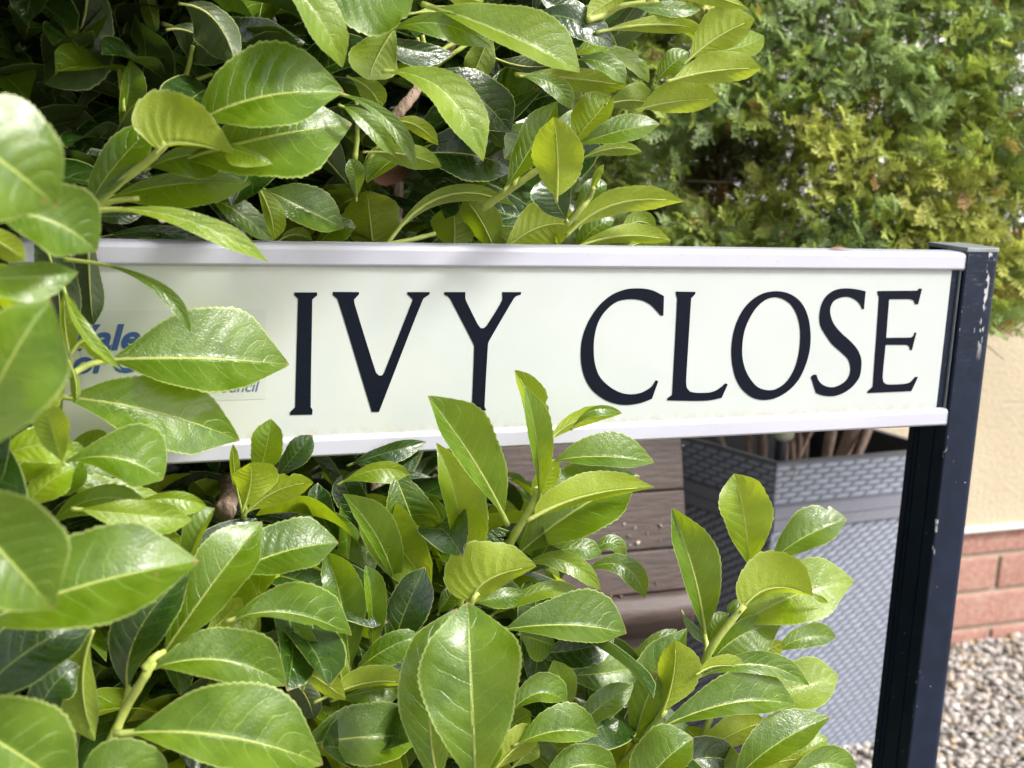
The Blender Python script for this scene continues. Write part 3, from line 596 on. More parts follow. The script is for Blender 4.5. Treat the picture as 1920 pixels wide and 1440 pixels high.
LEAVES = '''
165 -60 147 70 83 157 78 62 3 1 U d
255 -70 255 20 268 100 40 42 8 7 U d
262 -40 280 10 293 60 14 18 4 3 U g
320 50 430 75 572 80 50 30 2 0 T d
345 8 405 40 442 122 28 55 -2 -3 U d
320 55 370 65 440 110 20 50 0 -1 U d
222 262 238 190 243 112 14 34 2 1 T g
255 90 300 140 335 185 38 38 9 8 U d
340 95 365 140 400 190 14 14 12 12 P y
366 232 490 182 645 172 98 58 -10 -12 T g
350 300 500 257 660 232 60 86 -8 -9 P g
298 282 345 268 440 290 98 5 -12 -13 U y .24
425 275 465 288 512 307 10 28 -12 -13 P y .3
168 388 215 312 300 225 40 36 -8 -9 T g
280 315 360 290 455 300 22 45 -7 -8 T g
205 372 330 345 470 345 25 48 -5 -7 T g
172 395 340 410 503 492 24 20 -11 -14 T y .72
175 405 220 405 270 400 12 15 -3 -3 T d
-180 190 -20 285 108 388 118 110 -31 -31 P g
-20 400 90 412 182 472 82 58 -24 -24 T g
-60 430 0 455 48 490 25 25 -20 -20 U y
-70 520 40 520 147 510 28 46 -24 -24 T g
165 420 168 530 175 610 26 44 -1 -3 U d
60 430 105 520 110 650 44 44 -2 -4 U d
10 640 80 610 150 590 40 40 0 -1 T d
-20 830 50 800 118 740 40 34 -8 -8 T g
20 560 60 600 80 680 40 40 -6 -6 T d
138 488 282 530 357 625 15 13 -9 -13 T g .75
205 676 370 672 543 684 95 60 -7 -5 T g
118 745 290 772 450 826 70 62 -8 -7 T g
133 675 122 610 122 548 8 30 -9 -10 U g
122 548 160 625 228 694 16 9 -11 -13 P y .55
135 660 172 640 222 690 8 24 -10 -11 U y
-80 880 5 700 94 560 72 108 -33 -34 T g
-130 890 -5 1025 100 1142 112 88 -32 -35 T g
-50 1175 150 1100 373 1052 108 78 -26 -28 T g
-60 1330 40 1230 190 1150 62 60 -22 -21 T d
-110 1330 20 1405 145 1490 108 70 -30 -30 T g
170 1195 155 1290 178 1390 25 50 -17 -17 U g
240 1292 262 1180 362 1065 58 45 -16 -17 T d
305 1230 400 1093 492 978 60 50 -18 -16 T g
340 1100 370 1010 403 953 34 8 -14 -14 T g
150 955 260 965 361 975 30 38 -17 -17 T y
250 945 325 935 388 950 14 28 -14 -14 T y
430 1078 530 1035 635 1018 62 44 -13 -13 T g
440 1160 545 1150 660 1192 60 14 -15 -14 T g
385 1188 420 1160 452 1120 24 22 -12 -12 U y
288 1252 420 1238 536 1286 70 46 -19 -20 T g
243 1374 430 1382 606 1434 105 64 -24 -25 T g
150 1510 220 1445 330 1500 60 40 -26 -26 T g
110 870 215 858 306 900 74 46 -13 -14 T g .72
-30 930 50 860 125 800 42 42 -12 -12 T y
20 880 90 850 165 850 26 26 -9 -9 T g
60 905 140 872 235 885 30 30 -8 -9 T g
-5 862 70 835 142 850 36 36 -14 -15 T y
30 800 75 745 112 690 34 38 -9 -10 U y
95 985 180 935 285 950 26 30 -12 -13 T g
115 885 200 925 305 930 34 30 -10 -10 P y
118 866 100 812 85 755 32 34 -20 -22 T y
110 860 165 830 208 825 20 22 -6 -6 P y
130 680 142 718 142 757 8 11 -10 -10 U g
453 955 440 890 437 832 7 13 -2 -3 U g
482 895 498 845 508 785 32 32 -4 -5 T g
520 895 552 855 586 816 24 24 -2 -3 T d
456 955 470 905 468 868 34 50 -7 -8 U y .66
462 962 520 920 588 905 26 26 -5 -7 U y
600 -30 690 -5 776 -20 60 70 -7 -8 T g
742 50 708 105 690 150 44 50 -4 -5 U g
512 -60 590 20 642 127 42 30 -11 -12 P y
600 -40 625 0 650 45 20 12 -6 -6 U y
812 14 962 70 1087 136 66 24 -8 -11 T y
775 25 840 25 905 52 14 18 -6 -6 U y
735 55 830 45 923 92 24 28 -7 -9 T g
815 -30 870 -8 907 5 20 24 -9 -9 U y
733 134 840 178 906 303 42 34 -9 -12 P y
820 130 895 180 958 250 50 44 -2 -2 T d
770 290 880 290 965 320 62 50 4 4 T d
645 178 730 228 780 318 17 13 -9 -11 T g
643 200 690 232 742 295 20 16 -10 -11 T g
733 228 780 235 822 273 16 14 -4 -5 U y
690 285 760 290 828 313 22 22 -3 -4 U g
655 145 695 170 712 205 22 22 -3 -3 U g
950 350 1000 270 1045 190 36 28 -4 -3 P g
1075 268 1110 225 1150 180 46 22 -4 -4 P y
1044 368 1045 290 1038 219 46 48 -8 -10 U y .5
1062 412 1040 370 1030 332 42 38 -5 -5 T d
1083 272 1160 246 1237 233 28 22 -6 -8 T g
1088 298 1150 278 1204 285 11 14 -5 -6 U g
1140 195 1185 188 1222 195 32 22 -4 -4 U g
1200 205 1270 190 1348 187 44 22 -6 -8 U y
1260 150 1340 133 1428 128 38 26 -9 -10 U y
1288 115 1345 70 1414 36 50 30 -9 -10 U y .66
1325 95 1390 88 1432 66 28 22 -5 -5 P y
1232 152 1258 122 1292 98 24 18 -4 -4 P g
1085 112 1135 120 1172 157 22 17 -6 -7 T g
1090 92 1170 105 1216 155 17 17 -4 -5 P y
980 140 1080 148 1180 162 24 24 -3 -3 U y
980 143 1040 160 1068 204 20 20 -7 -8 T g
1000 30 1080 38 1150 90 30 30 -5 -7 T d
1075 105 1110 85 1145 78 14 16 -4 -4 P y
1130 58 1230 46 1315 55 18 16 -7 -8 U y
1190 12 1250 16 1314 18 15 16 -6 -7 T g
1225 -2 1320 -8 1404 18 12 16 -10 -10 U y
1185 -20 1140 5 1100 32 22 22 -7 -7 U y
1235 48 1285 50 1316 78 16 12 -7 -8 U y
700 472 694 415 688 357 52 60 6 5 U y .56
733 448 838 366 969 386 16 15 3 1 U g
850 475 852 425 848 382 42 48 7 7 U g
930 482 905 420 868 368 28 38 6 5 U g
945 468 1015 425 1078 425 48 46 4 3 U y
1072 432 1160 381 1283 378 30 22 2 -1 U y
1080 464 1170 442 1258 452 22 14 3 2 U y
1162 442 1195 416 1230 430 20 22 5 5 U g
1170 468 1215 452 1257 455 14 14 4 4 U g
1080 472 1112 430 1152 412 24 28 7 6 T g
1110 362 1117 335 1132 308 7 8 0 -1 T y
668 372 665 330 655 298 15 19 1 0 T g
1078 395 1108 362 1138 345 22 32 5 5 P g
680 300 720 318 766 310 26 30 7 7 T x
395 372 450 400 513 452 26 24 1 1 P g
480 345 506 398 513 450 25 13 -2 -2 U g
496 355 565 388 645 428 45 32 3 3 T g
588 472 625 432 668 425 18 28 6 5 P g
190 446 290 434 402 450 12 14 4 4 T d
525 450 553 440 585 450 14 10 3 3 U g
945 970 882 855 802 742 24 68 -9 -12 T g
865 1128 862 975 818 830 24 54 -7 -8 T y
1000 850 996 765 965 694 14 34 -6 -8 U g
1012 935 1006 825 983 722 14 32 -9 -11 T g
1003 950 1018 905 1048 866 20 22 -8 -9 U y
1025 830 1088 786 1167 775 18 14 -5 -5 U y
1075 800 1115 768 1165 773 6 14 -6 -6 T g
1038 864 1130 856 1227 868 46 20 -6 -8 T g
968 1042 1082 955 1200 893 78 54 -7 -8 T g
1003 968 1105 928 1228 914 42 12 -11 -12 U y .45
884 1130 918 1086 1006 1062 80 24 -13 -14 U y .44
985 1058 1060 1052 1127 1107 18 22 -8 -10 T y
1010 1045 1080 1028 1128 1042 20 20 -5 -6 P g
1100 1068 1170 1062 1209 1122 24 22 -6 -8 T g
1105 1040 1145 1018 1172 1048 16 14 -4 -4 P g
945 1180 1070 1172 1175 1188 68 30 -12 -13 T g
920 1155 1000 1112 1082 1102 16 18 -8 -9 P y
890 1130 935 1120 985 1115 16 22 -9 -9 P g
893 1490 885 1300 877 1128 96 98 -27 -21 T g .62
828 1490 808 1310 858 1140 62 60 -21 -17 T g
735 1225 758 1150 797 1063 38 42 -9 -9 T d
655 1258 640 1130 608 1033 26 48 -8 -8 T g
695 1228 697 1135 684 1060 10 32 -8 -9 P g
745 1112 708 1010 642 926 15 44 -6 -8 T g
735 880 768 960 793 1045 50 44 -1 -2 T g
810 1000 835 1040 862 1072 18 16 2 2 T g
822 1150 838 1125 858 1098 16 20 -4 -4 P g
665 1262 722 1218 792 1190 24 34 -10 -11 T g
600 1312 690 1280 758 1283 34 10 -14 -14 U y
630 1312 700 1294 762 1290 8 28 -12 -12 T g
560 1400 680 1382 790 1383 70 56 -14 -14 T g
570 1288 580 1230 550 1170 20 22 -13 -13 T g
558 1252 600 1275 648 1312 24 18 -14 -15 U y
640 1300 638 1260 622 1215 18 20 -13 -13 U y
530 1265 570 1300 588 1350 24 34 -11 -11 U d
958 1335 1010 1300 1062 1316 38 18 -14 -14 T g
1068 1328 1055 1285 1037 1238 24 28 -12 -13 T y
1060 1266 1130 1262 1202 1248 36 40 -10 -10 T g
1000 1225 1080 1218 1152 1198 26 36 -9 -9 T d
1076 1374 1125 1325 1188 1284 26 28 -14 -14 T g
972 1394 1050 1370 1121 1378 50 22 -17 -18 T g
925 1447 970 1400 1012 1385 38 22 -17 -17 U y
960 1440 990 1410 1010 1395 22 20 -15 -15 U g
950 1372 970 1352 996 1335 22 20 -13 -13 P g
975 1190 1010 1200 1042 1212 16 38 -11 -11 P g
975 1250 985 1225 990 1200 20 24 -9 -9 P y
1015 1480 1085 1435 1156 1448 42 30 -17 -17 T g
1185 1500 1240 1432 1300 1384 66 40 -18 -19 T g
890 1460 915 1425 935 1392 20 18 -16 -16 P g
1150 1400 1165 1360 1180 1325 18 20 -9 -9 U d
1090 1400 1120 1375 1160 1350 20 26 -12 -12 T d
1321 1192 1300 1075 1259 952 24 54 -9 -10 T g
1405 1064 1396 970 1376 888 44 56 -9 -10 T y
1448 1050 1512 1005 1588 974 48 30 -8 -9 T g
1393 1140 1448 1103 1524 1118 68 10 -13 -14 U y .5
1515 1112 1535 1120 1552 1130 5 7 -13 -13 T y
1378 1176 1490 1116 1602 1090 60 56 -9 -10 T y
1335 1240 1388 1192 1466 1168 28 52 -10 -10 T g
1455 1222 1510 1195 1568 1195 26 22 -6 -6 T g
1400 1240 1440 1218 1470 1205 14 20 -7 -7 U y
1310 1268 1420 1246 1518 1286 26 18 -13 -14 T g
1310 1262 1350 1248 1400 1255 22 8 -14 -14 U y
1400 1312 1490 1290 1572 1266 54 48 -9 -9 T y
1240 1364 1375 1318 1492 1322 58 26 -14 -15 T g
1302 1417 1370 1378 1437 1352 38 24 -11 -11 U y
1375 1467 1455 1396 1557 1345 52 32 -15 -16 T g
1470 1442 1510 1408 1553 1385 26 28 -9 -9 P y
1400 1462 1450 1432 1507 1424 24 22 -15 -15 U y
1480 1475 1540 1432 1608 1452 34 30 -16 -16 T g
1243 1334 1262 1268 1266 1200 30 48 -13 -14 U y
1190 1394 1222 1290 1288 1178 46 42 -10 -11 T g
1330 1218 1338 1180 1367 1150 20 18 -7 -7 P g
1365 1150 1372 1138 1386 1124 8 9 -9 -9 P g
1200 1500 1300 1425 1390 1440 40 36 -12 -12 T d
1165 1255 1215 1215 1270 1180 16 22 -4 -4 P g
1280 1150 1300 1180 1330 1205 10 10 2 2 T d
40 960 90 905 140 880 30 34 -14 -14 P y
60 920 120 900 150 860 30 30 -10 -10 T g
200 1110 240 1080 260 1020 30 30 -12 -12 T g
450 1240 500 1215 545 1190 24 24 -11 -11 U d
640 1020 600 960 596 905 18 30 -1 -1 T d
700 1000 660 940 640 890 28 30 2 1 T d
560 -20 610 10 640 60 26 26 -5 -5 T g
660 870 720 850 800 828 16 22 0 -1 T d
640 905 710 880 768 890 14 26 -4 -5 T y
1010 -10 1055 15 1110 22 20 20 -3 -3 T d
920 60 900 110 880 160 30 26 0 0 U g
700 60 760 90 850 100 18 30 -2 -2 T d
930 110 990 125 1050 118 22 18 1 1 U d
40 1420 90 1300 150 1250 40 40 -18 -18 T d
'''
nhero = 0
for ln in LEAVES.strip().splitlines():
    q = ln.split(); a = [float(x) for x in q[:10]]; leaf(*a, q[10], q[11], float(q[12]) if len(q) > 12 else .60); nhero += 1

# twigs
def twig(pts, r0, r1, mat=None, name='stem'):
    P = smoothpath([W(px, py, zs(px, py)+o/100.) for px, py, o in pts], 5); n = len(P)
    q = MB(); q.tube(P, [(r0+(r1-r0)*i/(n-1))*(1+.08*math.sin(i*2.1)) for i in range(n)], 10)
    return q.build(name, mat or m_stem, bush, smooth=True)
twig([(120,430,-3), (168,395,-7), (215,350,-9), (280,300,-11), (312,268,-12)], .0034, .0026)
twig([(168,395,-7), (210,378,-8), (260,372,-9)], .0022, .0016)
twig([(150,1480,-16), (205,1395,-18), (235,1330,-18), (270,1270,-19), (288,1240,-19)], .0034, .0028)
twig([(270,1255,-19), (290,1232,-19), (308,1222,-18.5)], .0030, .0019)
twig([(215,1400,-20), (232,1385,-22), (250,1374,-24)], .0028, .0022)
twig([(228,1345,-17), (236,1310,-16), (242,1290,-16)], .0024, .0022)
twig([(130,705,-9), (165,684,-8), (208,675,-7)], .0026, .0020)
twig([(930,1080,-4), (960,1012,-7), (985,970,-8), (1003,935,-8.5), (1006,915,-9)], .0036, .0026)
twig([(870,1190,-10), (884,1130,-13), (896,1112,-13)], .0026, .0018)
twig([(1240,1330,-10), (1308,1262,-11), (1340,1205,-12), (1395,1135,-13)], .0042, .0030)
twig([(1320,1245,-11), (1325,1215,-10), (1321,1190,-9)], .0026, .0021)
twig([(1392,1140,-13), (1403,1095,-11), (1405,1062,-9)], .0022, .0020)
twig([(1160,1440,-10), (1205,1385,-11), (1246,1332,-13)], .0038, .0028)
twig([(1290,1440,-9), (1310,1405,-10), (1330,1350,-9), (1345,1300,-9)], .0034, .0026)
twig([(905,390,0), (960,352,-2), (1000,324,-3), (1042,300,-4)], .0034, .0024)
twig([(1062,420,1), (1088,392,0), (1106,370,0), (1112,352,-1)], .0030, .0020)
twig([(1100,38,-7), (1135,28,-7), (1170,10,-8), (1235,2,-9)], .0026, .0018)
twig([(660,470,4), (700,462,4), (760,452,4), (815,438,5)], .0026, .0020)
twig([(733,228,1), (752,205,1), (775,178,2), (800,140,3), (850,80,4)], .0052, .0036, m_bark)
for pts in ([(785,115,3), (788,95,3), (782,70,3)], [(800,118,3), (835,90,3), (875,72,3)], [(815,125,3), (850,100,2), (885,78,2)], [(793,110,3), (796,90,3), (792,65,3)],
            [(690,300,2), (720,260,2), (735,225,1)], [(665,300,1), (670,250,1), (668,190,1)], [(340,160,2), (352,130,1), (362,85,0)], [(250,190,3), (340,160,2), (420,130,1)], [(225,130,2), (228,170,1), (232,210,1)],
            [(460,960,-1), (452,920,-2), (450,900,-2)], [(455,1000,-2), (458,960,-5), (458,950,-6)], [(650,1290,-9), (653,1260,-8), (640,1200,-8)], [(960,350,-3), (985,300,-3), (1010,262,-4)]):
    twig(pts, .0022, .0016)
for pts in ([(60,1300,8), (420,1000,20), (520,860,25), (600,500,30), (560,100,32)], [(700,1440,15), (760,1200,20), (700,900,28), (740,600,30), (745,300,30), (775,180,20)], [(420,960,2), (430,930,4), (425,900,8)],
            [(100,900,14), (220,400,18), (300,100,20)], [(1000,1440,12), (980,1200,14), (900,980,16)]):
    twig(pts, .009, .006, m_bark, 'branch')

# random inner leaves, plus unseen ones added to block light; the largest stay separate parts
NTf, NSf = 13, 3
def proto(seed):
    r = random.Random(seed); vs = []; uv = []
    wid = .21+.05*r.random(); fold = .25+.3*r.random(); arch = .06+.10*r.random(); tw = r.uniform(-.5, .5)
    for i in range(NTf):
        t = i/(NTf-1); f = t**.8*(1-t)**.52/.52 if 0 < t < 1 else .0
        for j in range(-NSf, NSf+1):
            sj = j/NSf; y = sj*wid*f; z = fold*abs(y)+arch*4*t*(1-t)*.6-.25*max(0, t-.7)**1.5+.01*math.sin(t*12+seed)*sj*sj
            a = tw*t; vs.append((t, y*math.cos(a)-z*math.sin(a)*.3, z+y*math.sin(a))); uv.append((t, sj))
    return np.array(vs), uv
nj = 2*NSf+1
ffs = [(i*nj+j, (i+1)*nj+j, (i+1)*nj+j+1, i*nj+j+1) for i in range(NTf-1) for j in range(nj-1)]
protos = [proto(k) for k in range(6)]
def inpoly(x, y, poly):
    c = False; j = len(poly)-1
    for i in range(len(poly)):
        xi, yi = poly[i]; xj, yj = poly[j]
        if (yi > y) != (yj > y) and x < (xj-xi)*(y-yi)/(yj-yi)+xi: c = not c
        j = i
    return c
UP = [(-900,-900),(1250,-900),(1290,20),(1200,90),(1150,200),(1060,330),(1050,440),(1050,580),(-900,580)]
LO = [(-900,470),(150,470),(150,700),(330,870),(600,870),(800,840),(960,880),(1040,960),(1090,1080),(1140,1230),(1280,1340),(1400,1430),(1420,1800),(-900,1800)]
fill = []
def fillers(poly, n, box_, ylo, yhi, seed):
    r = random.Random(seed); k = 0; tries = 0
    while k < n and tries < n*60:
        tries += 1
        px, py = r.uniform(box_[0], box_[1]), r.uniform(box_[2], box_[3]); Yv = ylo+(yhi-ylo)*r.random()**.8
        if py < -150 or px < -150:                     # denser outside the frame is not needed
            if r.random() < .35: continue
        P0 = onY(px, py, Yv)
        if P0[2] < .02: continue
        L = r.uniform(.075, .135)
        az = r.uniform(-2.6, 2.6); el = r.uniform(-.7, .9)
        d = np.array([math.sin(az)*math.cos(el), -math.cos(az)*math.cos(el), math.sin(el)])
        P1 = P0+d*L
        if Yv > .93 and P1[1] < 1.03 and .70 < max(P0[2], P1[2]) and min(P0[2], P1[2]) < .93: continue   # keep clear of the sign
        if Yv < 1.03 and P1[1] > .96 and .70 < max(P0[2], P1[2]) and min(P0[2], P1[2]) < .93: continue
        x1, y1, z1 = proj(P1); xm_, ym_, _ = proj(P0+d*L*.55)
        if z1 < .35: continue
        if not inpoly(px, py, poly) or not inpoly(x1, y1, poly) or not inpoly(xm_, ym_, poly): continue
        up = np.array([r.gauss(0, .45), r.gauss(-.25, .45), 1.]); up -= d*np.dot(up, d); up /= np.linalg.norm(up)
        side = np.cross(up, d); Rm = np.array([d, side, up]).T*L
        fill.append((proj(P0)[2], P0, Rm, r.randrange(6), r.choice('ggddddy') if (Yv < 1.12 and py > 470) else r.choice('gdddddd'))); k += 1  # deeper leaves mostly take the dark green, adding painted shade
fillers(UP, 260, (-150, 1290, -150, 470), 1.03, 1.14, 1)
fillers(UP, 1600, (-700, 1290, -900, 580), 1.10, 1.60, 2)  # runs on unseen above the frame to keep sky light out
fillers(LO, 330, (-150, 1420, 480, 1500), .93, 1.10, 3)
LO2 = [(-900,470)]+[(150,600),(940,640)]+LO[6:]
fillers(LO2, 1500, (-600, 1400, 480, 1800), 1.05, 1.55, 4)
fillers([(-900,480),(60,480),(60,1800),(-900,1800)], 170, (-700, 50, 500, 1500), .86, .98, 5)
fillers([(-900,-900),(-130,-900),(-130,1800),(-900,1800)], 60, (-880, -300, -700, 700), .75, .95, 6)  # unseen leaves added left of the frame to block light
fillers([(-900,-1200),(520,-1200),(520,-40),(-900,-40)], 400, (-880, 500, -1150, -50), .70, 1.12, 7)  # unseen overhang above the frame, added to darken the upper left
fill.sort(key=lambda e: e[0])
sep_n = max(0, 298-nhero); cache = {}; rest = {}
vis = [e for e in fill if -20 < proj(e[1])[0] < 1920 and -20 < proj(e[1])[1] < 1440 and e[0] > .75]
sepset = set(id(e) for e in vis[:sep_n])
for e in fill:
    _, P0, Rm, k, mt = e
    if id(e) in sepset:
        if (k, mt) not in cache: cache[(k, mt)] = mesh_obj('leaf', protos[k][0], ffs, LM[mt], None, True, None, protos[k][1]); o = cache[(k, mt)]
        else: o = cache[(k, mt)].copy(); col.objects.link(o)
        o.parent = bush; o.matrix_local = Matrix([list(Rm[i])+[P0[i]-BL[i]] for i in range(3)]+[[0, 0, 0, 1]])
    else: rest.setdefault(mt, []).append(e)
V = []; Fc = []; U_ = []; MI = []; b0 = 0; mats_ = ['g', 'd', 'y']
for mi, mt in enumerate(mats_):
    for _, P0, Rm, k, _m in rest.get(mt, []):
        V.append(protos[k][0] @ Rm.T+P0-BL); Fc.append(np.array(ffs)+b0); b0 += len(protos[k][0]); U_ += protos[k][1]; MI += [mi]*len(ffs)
o = mesh_obj('inner_and_unseen_foliage', np.vstack(V), np.vstack(Fc).tolist(), [LM[m] for m in mats_], None, True, MI, U_); o.parent = bush; tag(o, kind='stuff')
print('leaves', nhero, 'separate inner', sep_n, 'stuff', sum(len(x) for x in rest.values()))
for o_ in list(col.objects):                       # the brown dead leaf and the bark speak for themselves
    if o_.name.startswith('leaf') and o_.type == 'MESH' and o_.data.materials and o_.data.materials[0] == m_dead: o_['label'] = 'dead reddish brown leaf'

# ---------------------------------------------------------------- conifer in the planter
con = empty('conifer', (cen[0], cen[1], TZ-.095), 'bushy evergreen conifer with feathery scale leaves growing from the grey planter', 'conifer')
CB = np.array([cen[0], cen[1], TZ-.095])
def ctwig(P, r0, r1, name, n=8):
    P = smoothpath(P, 5); m_n = len(P); q = MB(); q.tube(P, [(r0+(r1-r0)*i/(m_n-1))*(1+.1*math.sin(i*1.7)) for i in range(m_n)], n)
    return q.build(name, m_bark, con, smooth=True)
TR = [((1560,850,2.0),(1605,790,1.97),(1650,640,1.98),(1660,420,2.02),(1690,200,2.06),(1730,-60,2.1), .013,.006),
      ((1545,850,1.99),(1560,800,1.97),(1590,650,1.95),(1620,420,2.0),(1640,300,2.0),(1700,0,2.05), .010,.004),
      ((1435,865,1.97),(1425,800,1.93),(1370,640,1.9),(1352,380,1.93),(1350,200,1.95),(1380,-80,2.0), .009,.006),
      ((1500,860,2.0),(1480,800,1.97),(1470,640,2.0),(1480,380,2.05),(1500,200,2.05),(1520,-80,2.0), .008,.004),
      ((1478,870,1.95),(1470,820,1.93),(1440,760,1.9),(1400,600,1.9),(1300,420,1.88),(1240,300,1.86), .006,.003),
      ((1395,870,1.98),(1350,820,1.96),(1300,770,1.93),(1220,640,1.9),(1160,500,1.9),(1100,380,1.9), .005,.003),
      ((1520,860,1.99),(1510,830,1.97),(1525,800,1.96),(1560,700,1.95),(1700,560,1.9),(1800,480,1.9), .006,.003),
      ((1415,860,2.03),(1400,800,2.03),(1360,760,2.05),(1300,600,2.08),(1280,400,2.08),(1300,200,2.1), .006,.003),
      ((1590,850,2.02),(1640,780,2.04),(1740,640,2.08),(1840,480,2.1),(1920,300,2.12),(2000,100,2.15), .008,.004),
      ((1495,870,1.96),(1500,820,1.94),(1480,780,1.95),(1440,700,2.0),(1420,600,2.03),(1400,400,2.0), .0045,.003)]
trunks = []
for q in TR:
    P = [W(p[0], p[1], p[2]+(.20, .19, .15, .08, .02, 0)[i_]) for i_, p in enumerate(q[:6])]; P[0] = onY(q[0][0], 850, 1.79-.08*random.random()); P[0][2] = TZ-.10; P[1] = P[1]*.5+.5*onY(q[1][0], q[1][1], P[0][1]); trunks.append(smoothpath(P, 6)); ctwig(P, q[6], q[7], 'trunk')
# crown
CMASK = [(1120,-380),(2300,-380),(2300,520),(1930,570),(1830,630),(1700,620),(1500,600),(1140,560),(1090,470),(1080,300)]
HOLES = [(1680,80,50,32,.5),(1640,190,24,50,.35),(1520,340,30,38,.35),(1635,310,24,30,.35),(1880,400,50,40,.6),(1905,150,40,70,.85),(1850,430,40,40,.45),(1510,370,18,24,.3)]
def spray(seed):
    r = random.Random(seed); vs = []; fs = []
    def frond(p, d, L, w_):                   # flat scale-clad branchlet: a row of overlapping small rhombs
        n = max(2, int(L/.0042)); nrm = np.array([-d[1], d[0], 0])
        for i in range(n):
            c_ = p+d*L*(i/n); ww = w_*(1-.55*i/n); lift_ = np.array([0, 0, .0007*(1 if i % 2 else -1)])
            b_ = len(vs); ln = L/n*1.45
            vs.extend([c_, c_+d*ln*.55+nrm*ww+lift_, c_+d*ln+lift_*1.5, c_+d*ln*.55-nrm*ww-lift_]); fs.append((b_, b_+1, b_+2, b_+3))
    d0 = np.array([1., 0, 0]); L0_ = .060
    for k in range(11):
        t = .08+.9*k/11; p = d0*L0_*t; side = 1 if k % 2 else -1
        a = side*r.uniform(.55, .95); d = np.array([math.cos(a), math.sin(a), r.uniform(-.25, .25)]); d /= np.linalg.norm(d); L = L0_*.42*(1-t*.55)*r.uniform(.8, 1.15)
        frond(p, d, L, .0021)
        for m2 in (.35, .65):
            a2 = a-side*.1+r.choice((-1, 1))*.7; d2 = np.array([math.cos(a2), math.sin(a2), r.uniform(-.3, .3)]); frond(p+d*L*m2, d2/np.linalg.norm(d2), L*.46, .0018)
    frond(d0*0, d0, L0_, .0015)
    V_ = np.array(vs); V_[:, 2] -= 4.*V_[:, 0]**2; return V_, np.array(fs)
SP = [spray(k) for k in range(5)]
V = []; Fc = []; C = []; b0 = 0; cnt = 0; tries = 0
rr = random.Random(5); lum = lambda p: mnoise.noise(Vector(p)*9.)
alltr = np.vstack([np.array(t) for t in trunks])
limbs = 0
while cnt < 19000 and tries < 200000:
    tries += 1
    px, py = rr.uniform(1080, 2250), rr.uniform(-600, 620); z = rr.choice((rr.uniform(1.72, 1.95), rr.uniform(1.75, 2.12)))
    if not inpoly(px, py, CMASK): continue
    if (px > 1950 or py < -30) and rr.random() < .5: continue
    skip = False
    for hx, hy, ha, hb, pr in HOLES:
        if ((px-hx)/ha)**2+((py-hy)/hb)**2 < 1 and rr.random() < pr: skip = True; break
    if skip: continue
    dead = any(((px-hx)/ha)**2+((py-hy)/hb)**2 < 1 for hx, hy, ha, hb in ((1350,320,75,75), (1440,290,50,35), (1240,400,50,40)))
    if dead: z = rr.uniform(1.98, 2.16)
    P = W(px, py, z)
    clump = mnoise.noise(Vector(P)*16.)
    if clump < -.22 and rr.random() < .6: continue
    if py > 250 and px < 1500 and z < 1.77 and not dead: continue
    axis = np.array([1.30, 1.80, P[2]]); out = P-axis; out /= np.linalg.norm(out)+1e-6
    d = out*.8+np.array([rr.gauss(0, .35), rr.gauss(-.15, .35), rr.gauss(.25, .4)]); d /= np.linalg.norm(d)
    up = np.array([rr.gauss(0, .6), rr.gauss(-.4, .5), rr.gauss(.5, .5)]); up -= d*np.dot(up, d); up /= np.linalg.norm(up)
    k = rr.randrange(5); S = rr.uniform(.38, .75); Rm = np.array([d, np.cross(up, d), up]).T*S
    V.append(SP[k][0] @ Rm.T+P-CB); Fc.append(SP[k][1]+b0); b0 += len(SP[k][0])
    h = mnoise.noise(Vector(P)*7.+Vector((5, 2, 1))); tt = rr.random()
    if dead and rr.random() < .75: cc = rr.choice([(.09,.045,.022), (.14,.085,.05), (.05,.03,.018)])
    elif tt < .035: cc = (.26, .13, .055)
    elif h+rr.gauss(0, .22) > .12: cc = (.30, .39, .17)
    elif h > -.25: cc = (.33, .39, .085)
    else: cc = (.44, .45, .12)
    kx = rr.uniform(.75, 1.3)
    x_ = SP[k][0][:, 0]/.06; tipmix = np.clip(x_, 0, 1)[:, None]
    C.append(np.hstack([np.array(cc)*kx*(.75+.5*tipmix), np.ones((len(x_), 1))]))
    cnt += 1
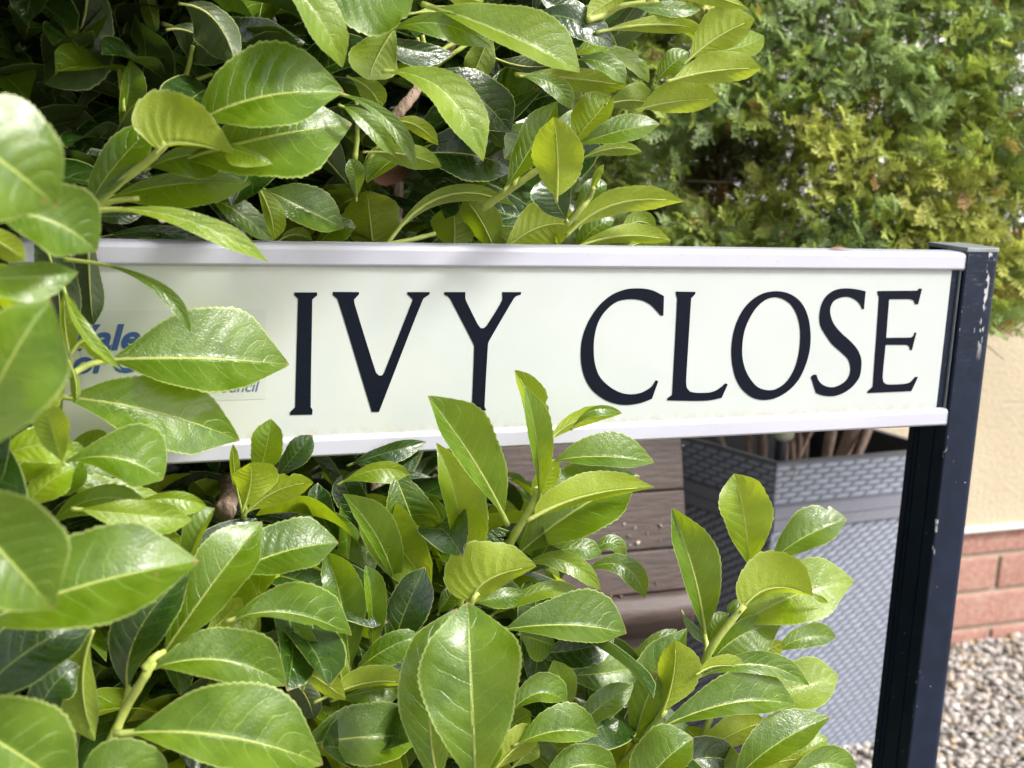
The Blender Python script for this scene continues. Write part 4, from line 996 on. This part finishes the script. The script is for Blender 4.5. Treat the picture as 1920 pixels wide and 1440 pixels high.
me = bpy.data.meshes.new('crown'); me.from_pydata(np.vstack(V).tolist(), [], np.vstack(Fc).tolist())
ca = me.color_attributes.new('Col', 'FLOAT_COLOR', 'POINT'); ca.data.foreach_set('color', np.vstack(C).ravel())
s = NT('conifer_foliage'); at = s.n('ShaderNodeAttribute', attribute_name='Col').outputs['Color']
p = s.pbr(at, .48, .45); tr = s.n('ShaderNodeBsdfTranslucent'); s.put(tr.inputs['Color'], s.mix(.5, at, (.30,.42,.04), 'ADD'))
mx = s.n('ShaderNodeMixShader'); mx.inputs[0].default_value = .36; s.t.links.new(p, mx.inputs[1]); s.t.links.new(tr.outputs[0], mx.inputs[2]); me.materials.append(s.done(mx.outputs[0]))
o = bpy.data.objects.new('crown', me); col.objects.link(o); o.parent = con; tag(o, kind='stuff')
print('sprays', cnt, 'quads', len(me.polygons))
# thin branches inside the crown, joined: too fine to pick apart
q = MB()
for k in range(210):
    tr_ = trunks[rr.randrange(len(trunks))]; a = np.array(tr_[rr.randrange(12, len(tr_))])
    d = np.array([rr.gauss(0, 1), rr.gauss(-.3, .6), rr.gauss(.5, .5)]); d /= np.linalg.norm(d); L = rr.uniform(.06, .20)
    e_ = a+d*L; x_, y_, _ = proj(e_)
    if 450 < y_ < 900 and x_ < 1800: continue
    pts = [a, a+d*L*.5+np.array([0, 0, rr.uniform(-.01, .015)]), e_]
    q.tube([p_-CB*0 for p_ in pts], [.0022, .0016, .0008], 5)
tw_ = q.build('fine_branches', m_bark, con, smooth=True); tag(tw_, kind='stuff')

# dry leaf scrap lying on the top rail of the sign
p = onY(1572, 466, SY+.006)
q = MB(); q.add([(-.012, 0, 0), (-.004, .004, .0016), (.006, .0035, .001), (.013, 0, .0004), (.005, -.004, .0012), (-.005, -.0035, .0004), (0, 0, .0022)], [(0,1,6),(1,2,6),(2,3,6),(3,4,6),(4,5,6),(5,0,6)])
o = q.build('dry_leaf', m_dead); o.location = (p[0], SY+.004, .9025); tag(o, 'small dry brown leaf scrap lying on the top rail of the white sign', 'dry leaf')
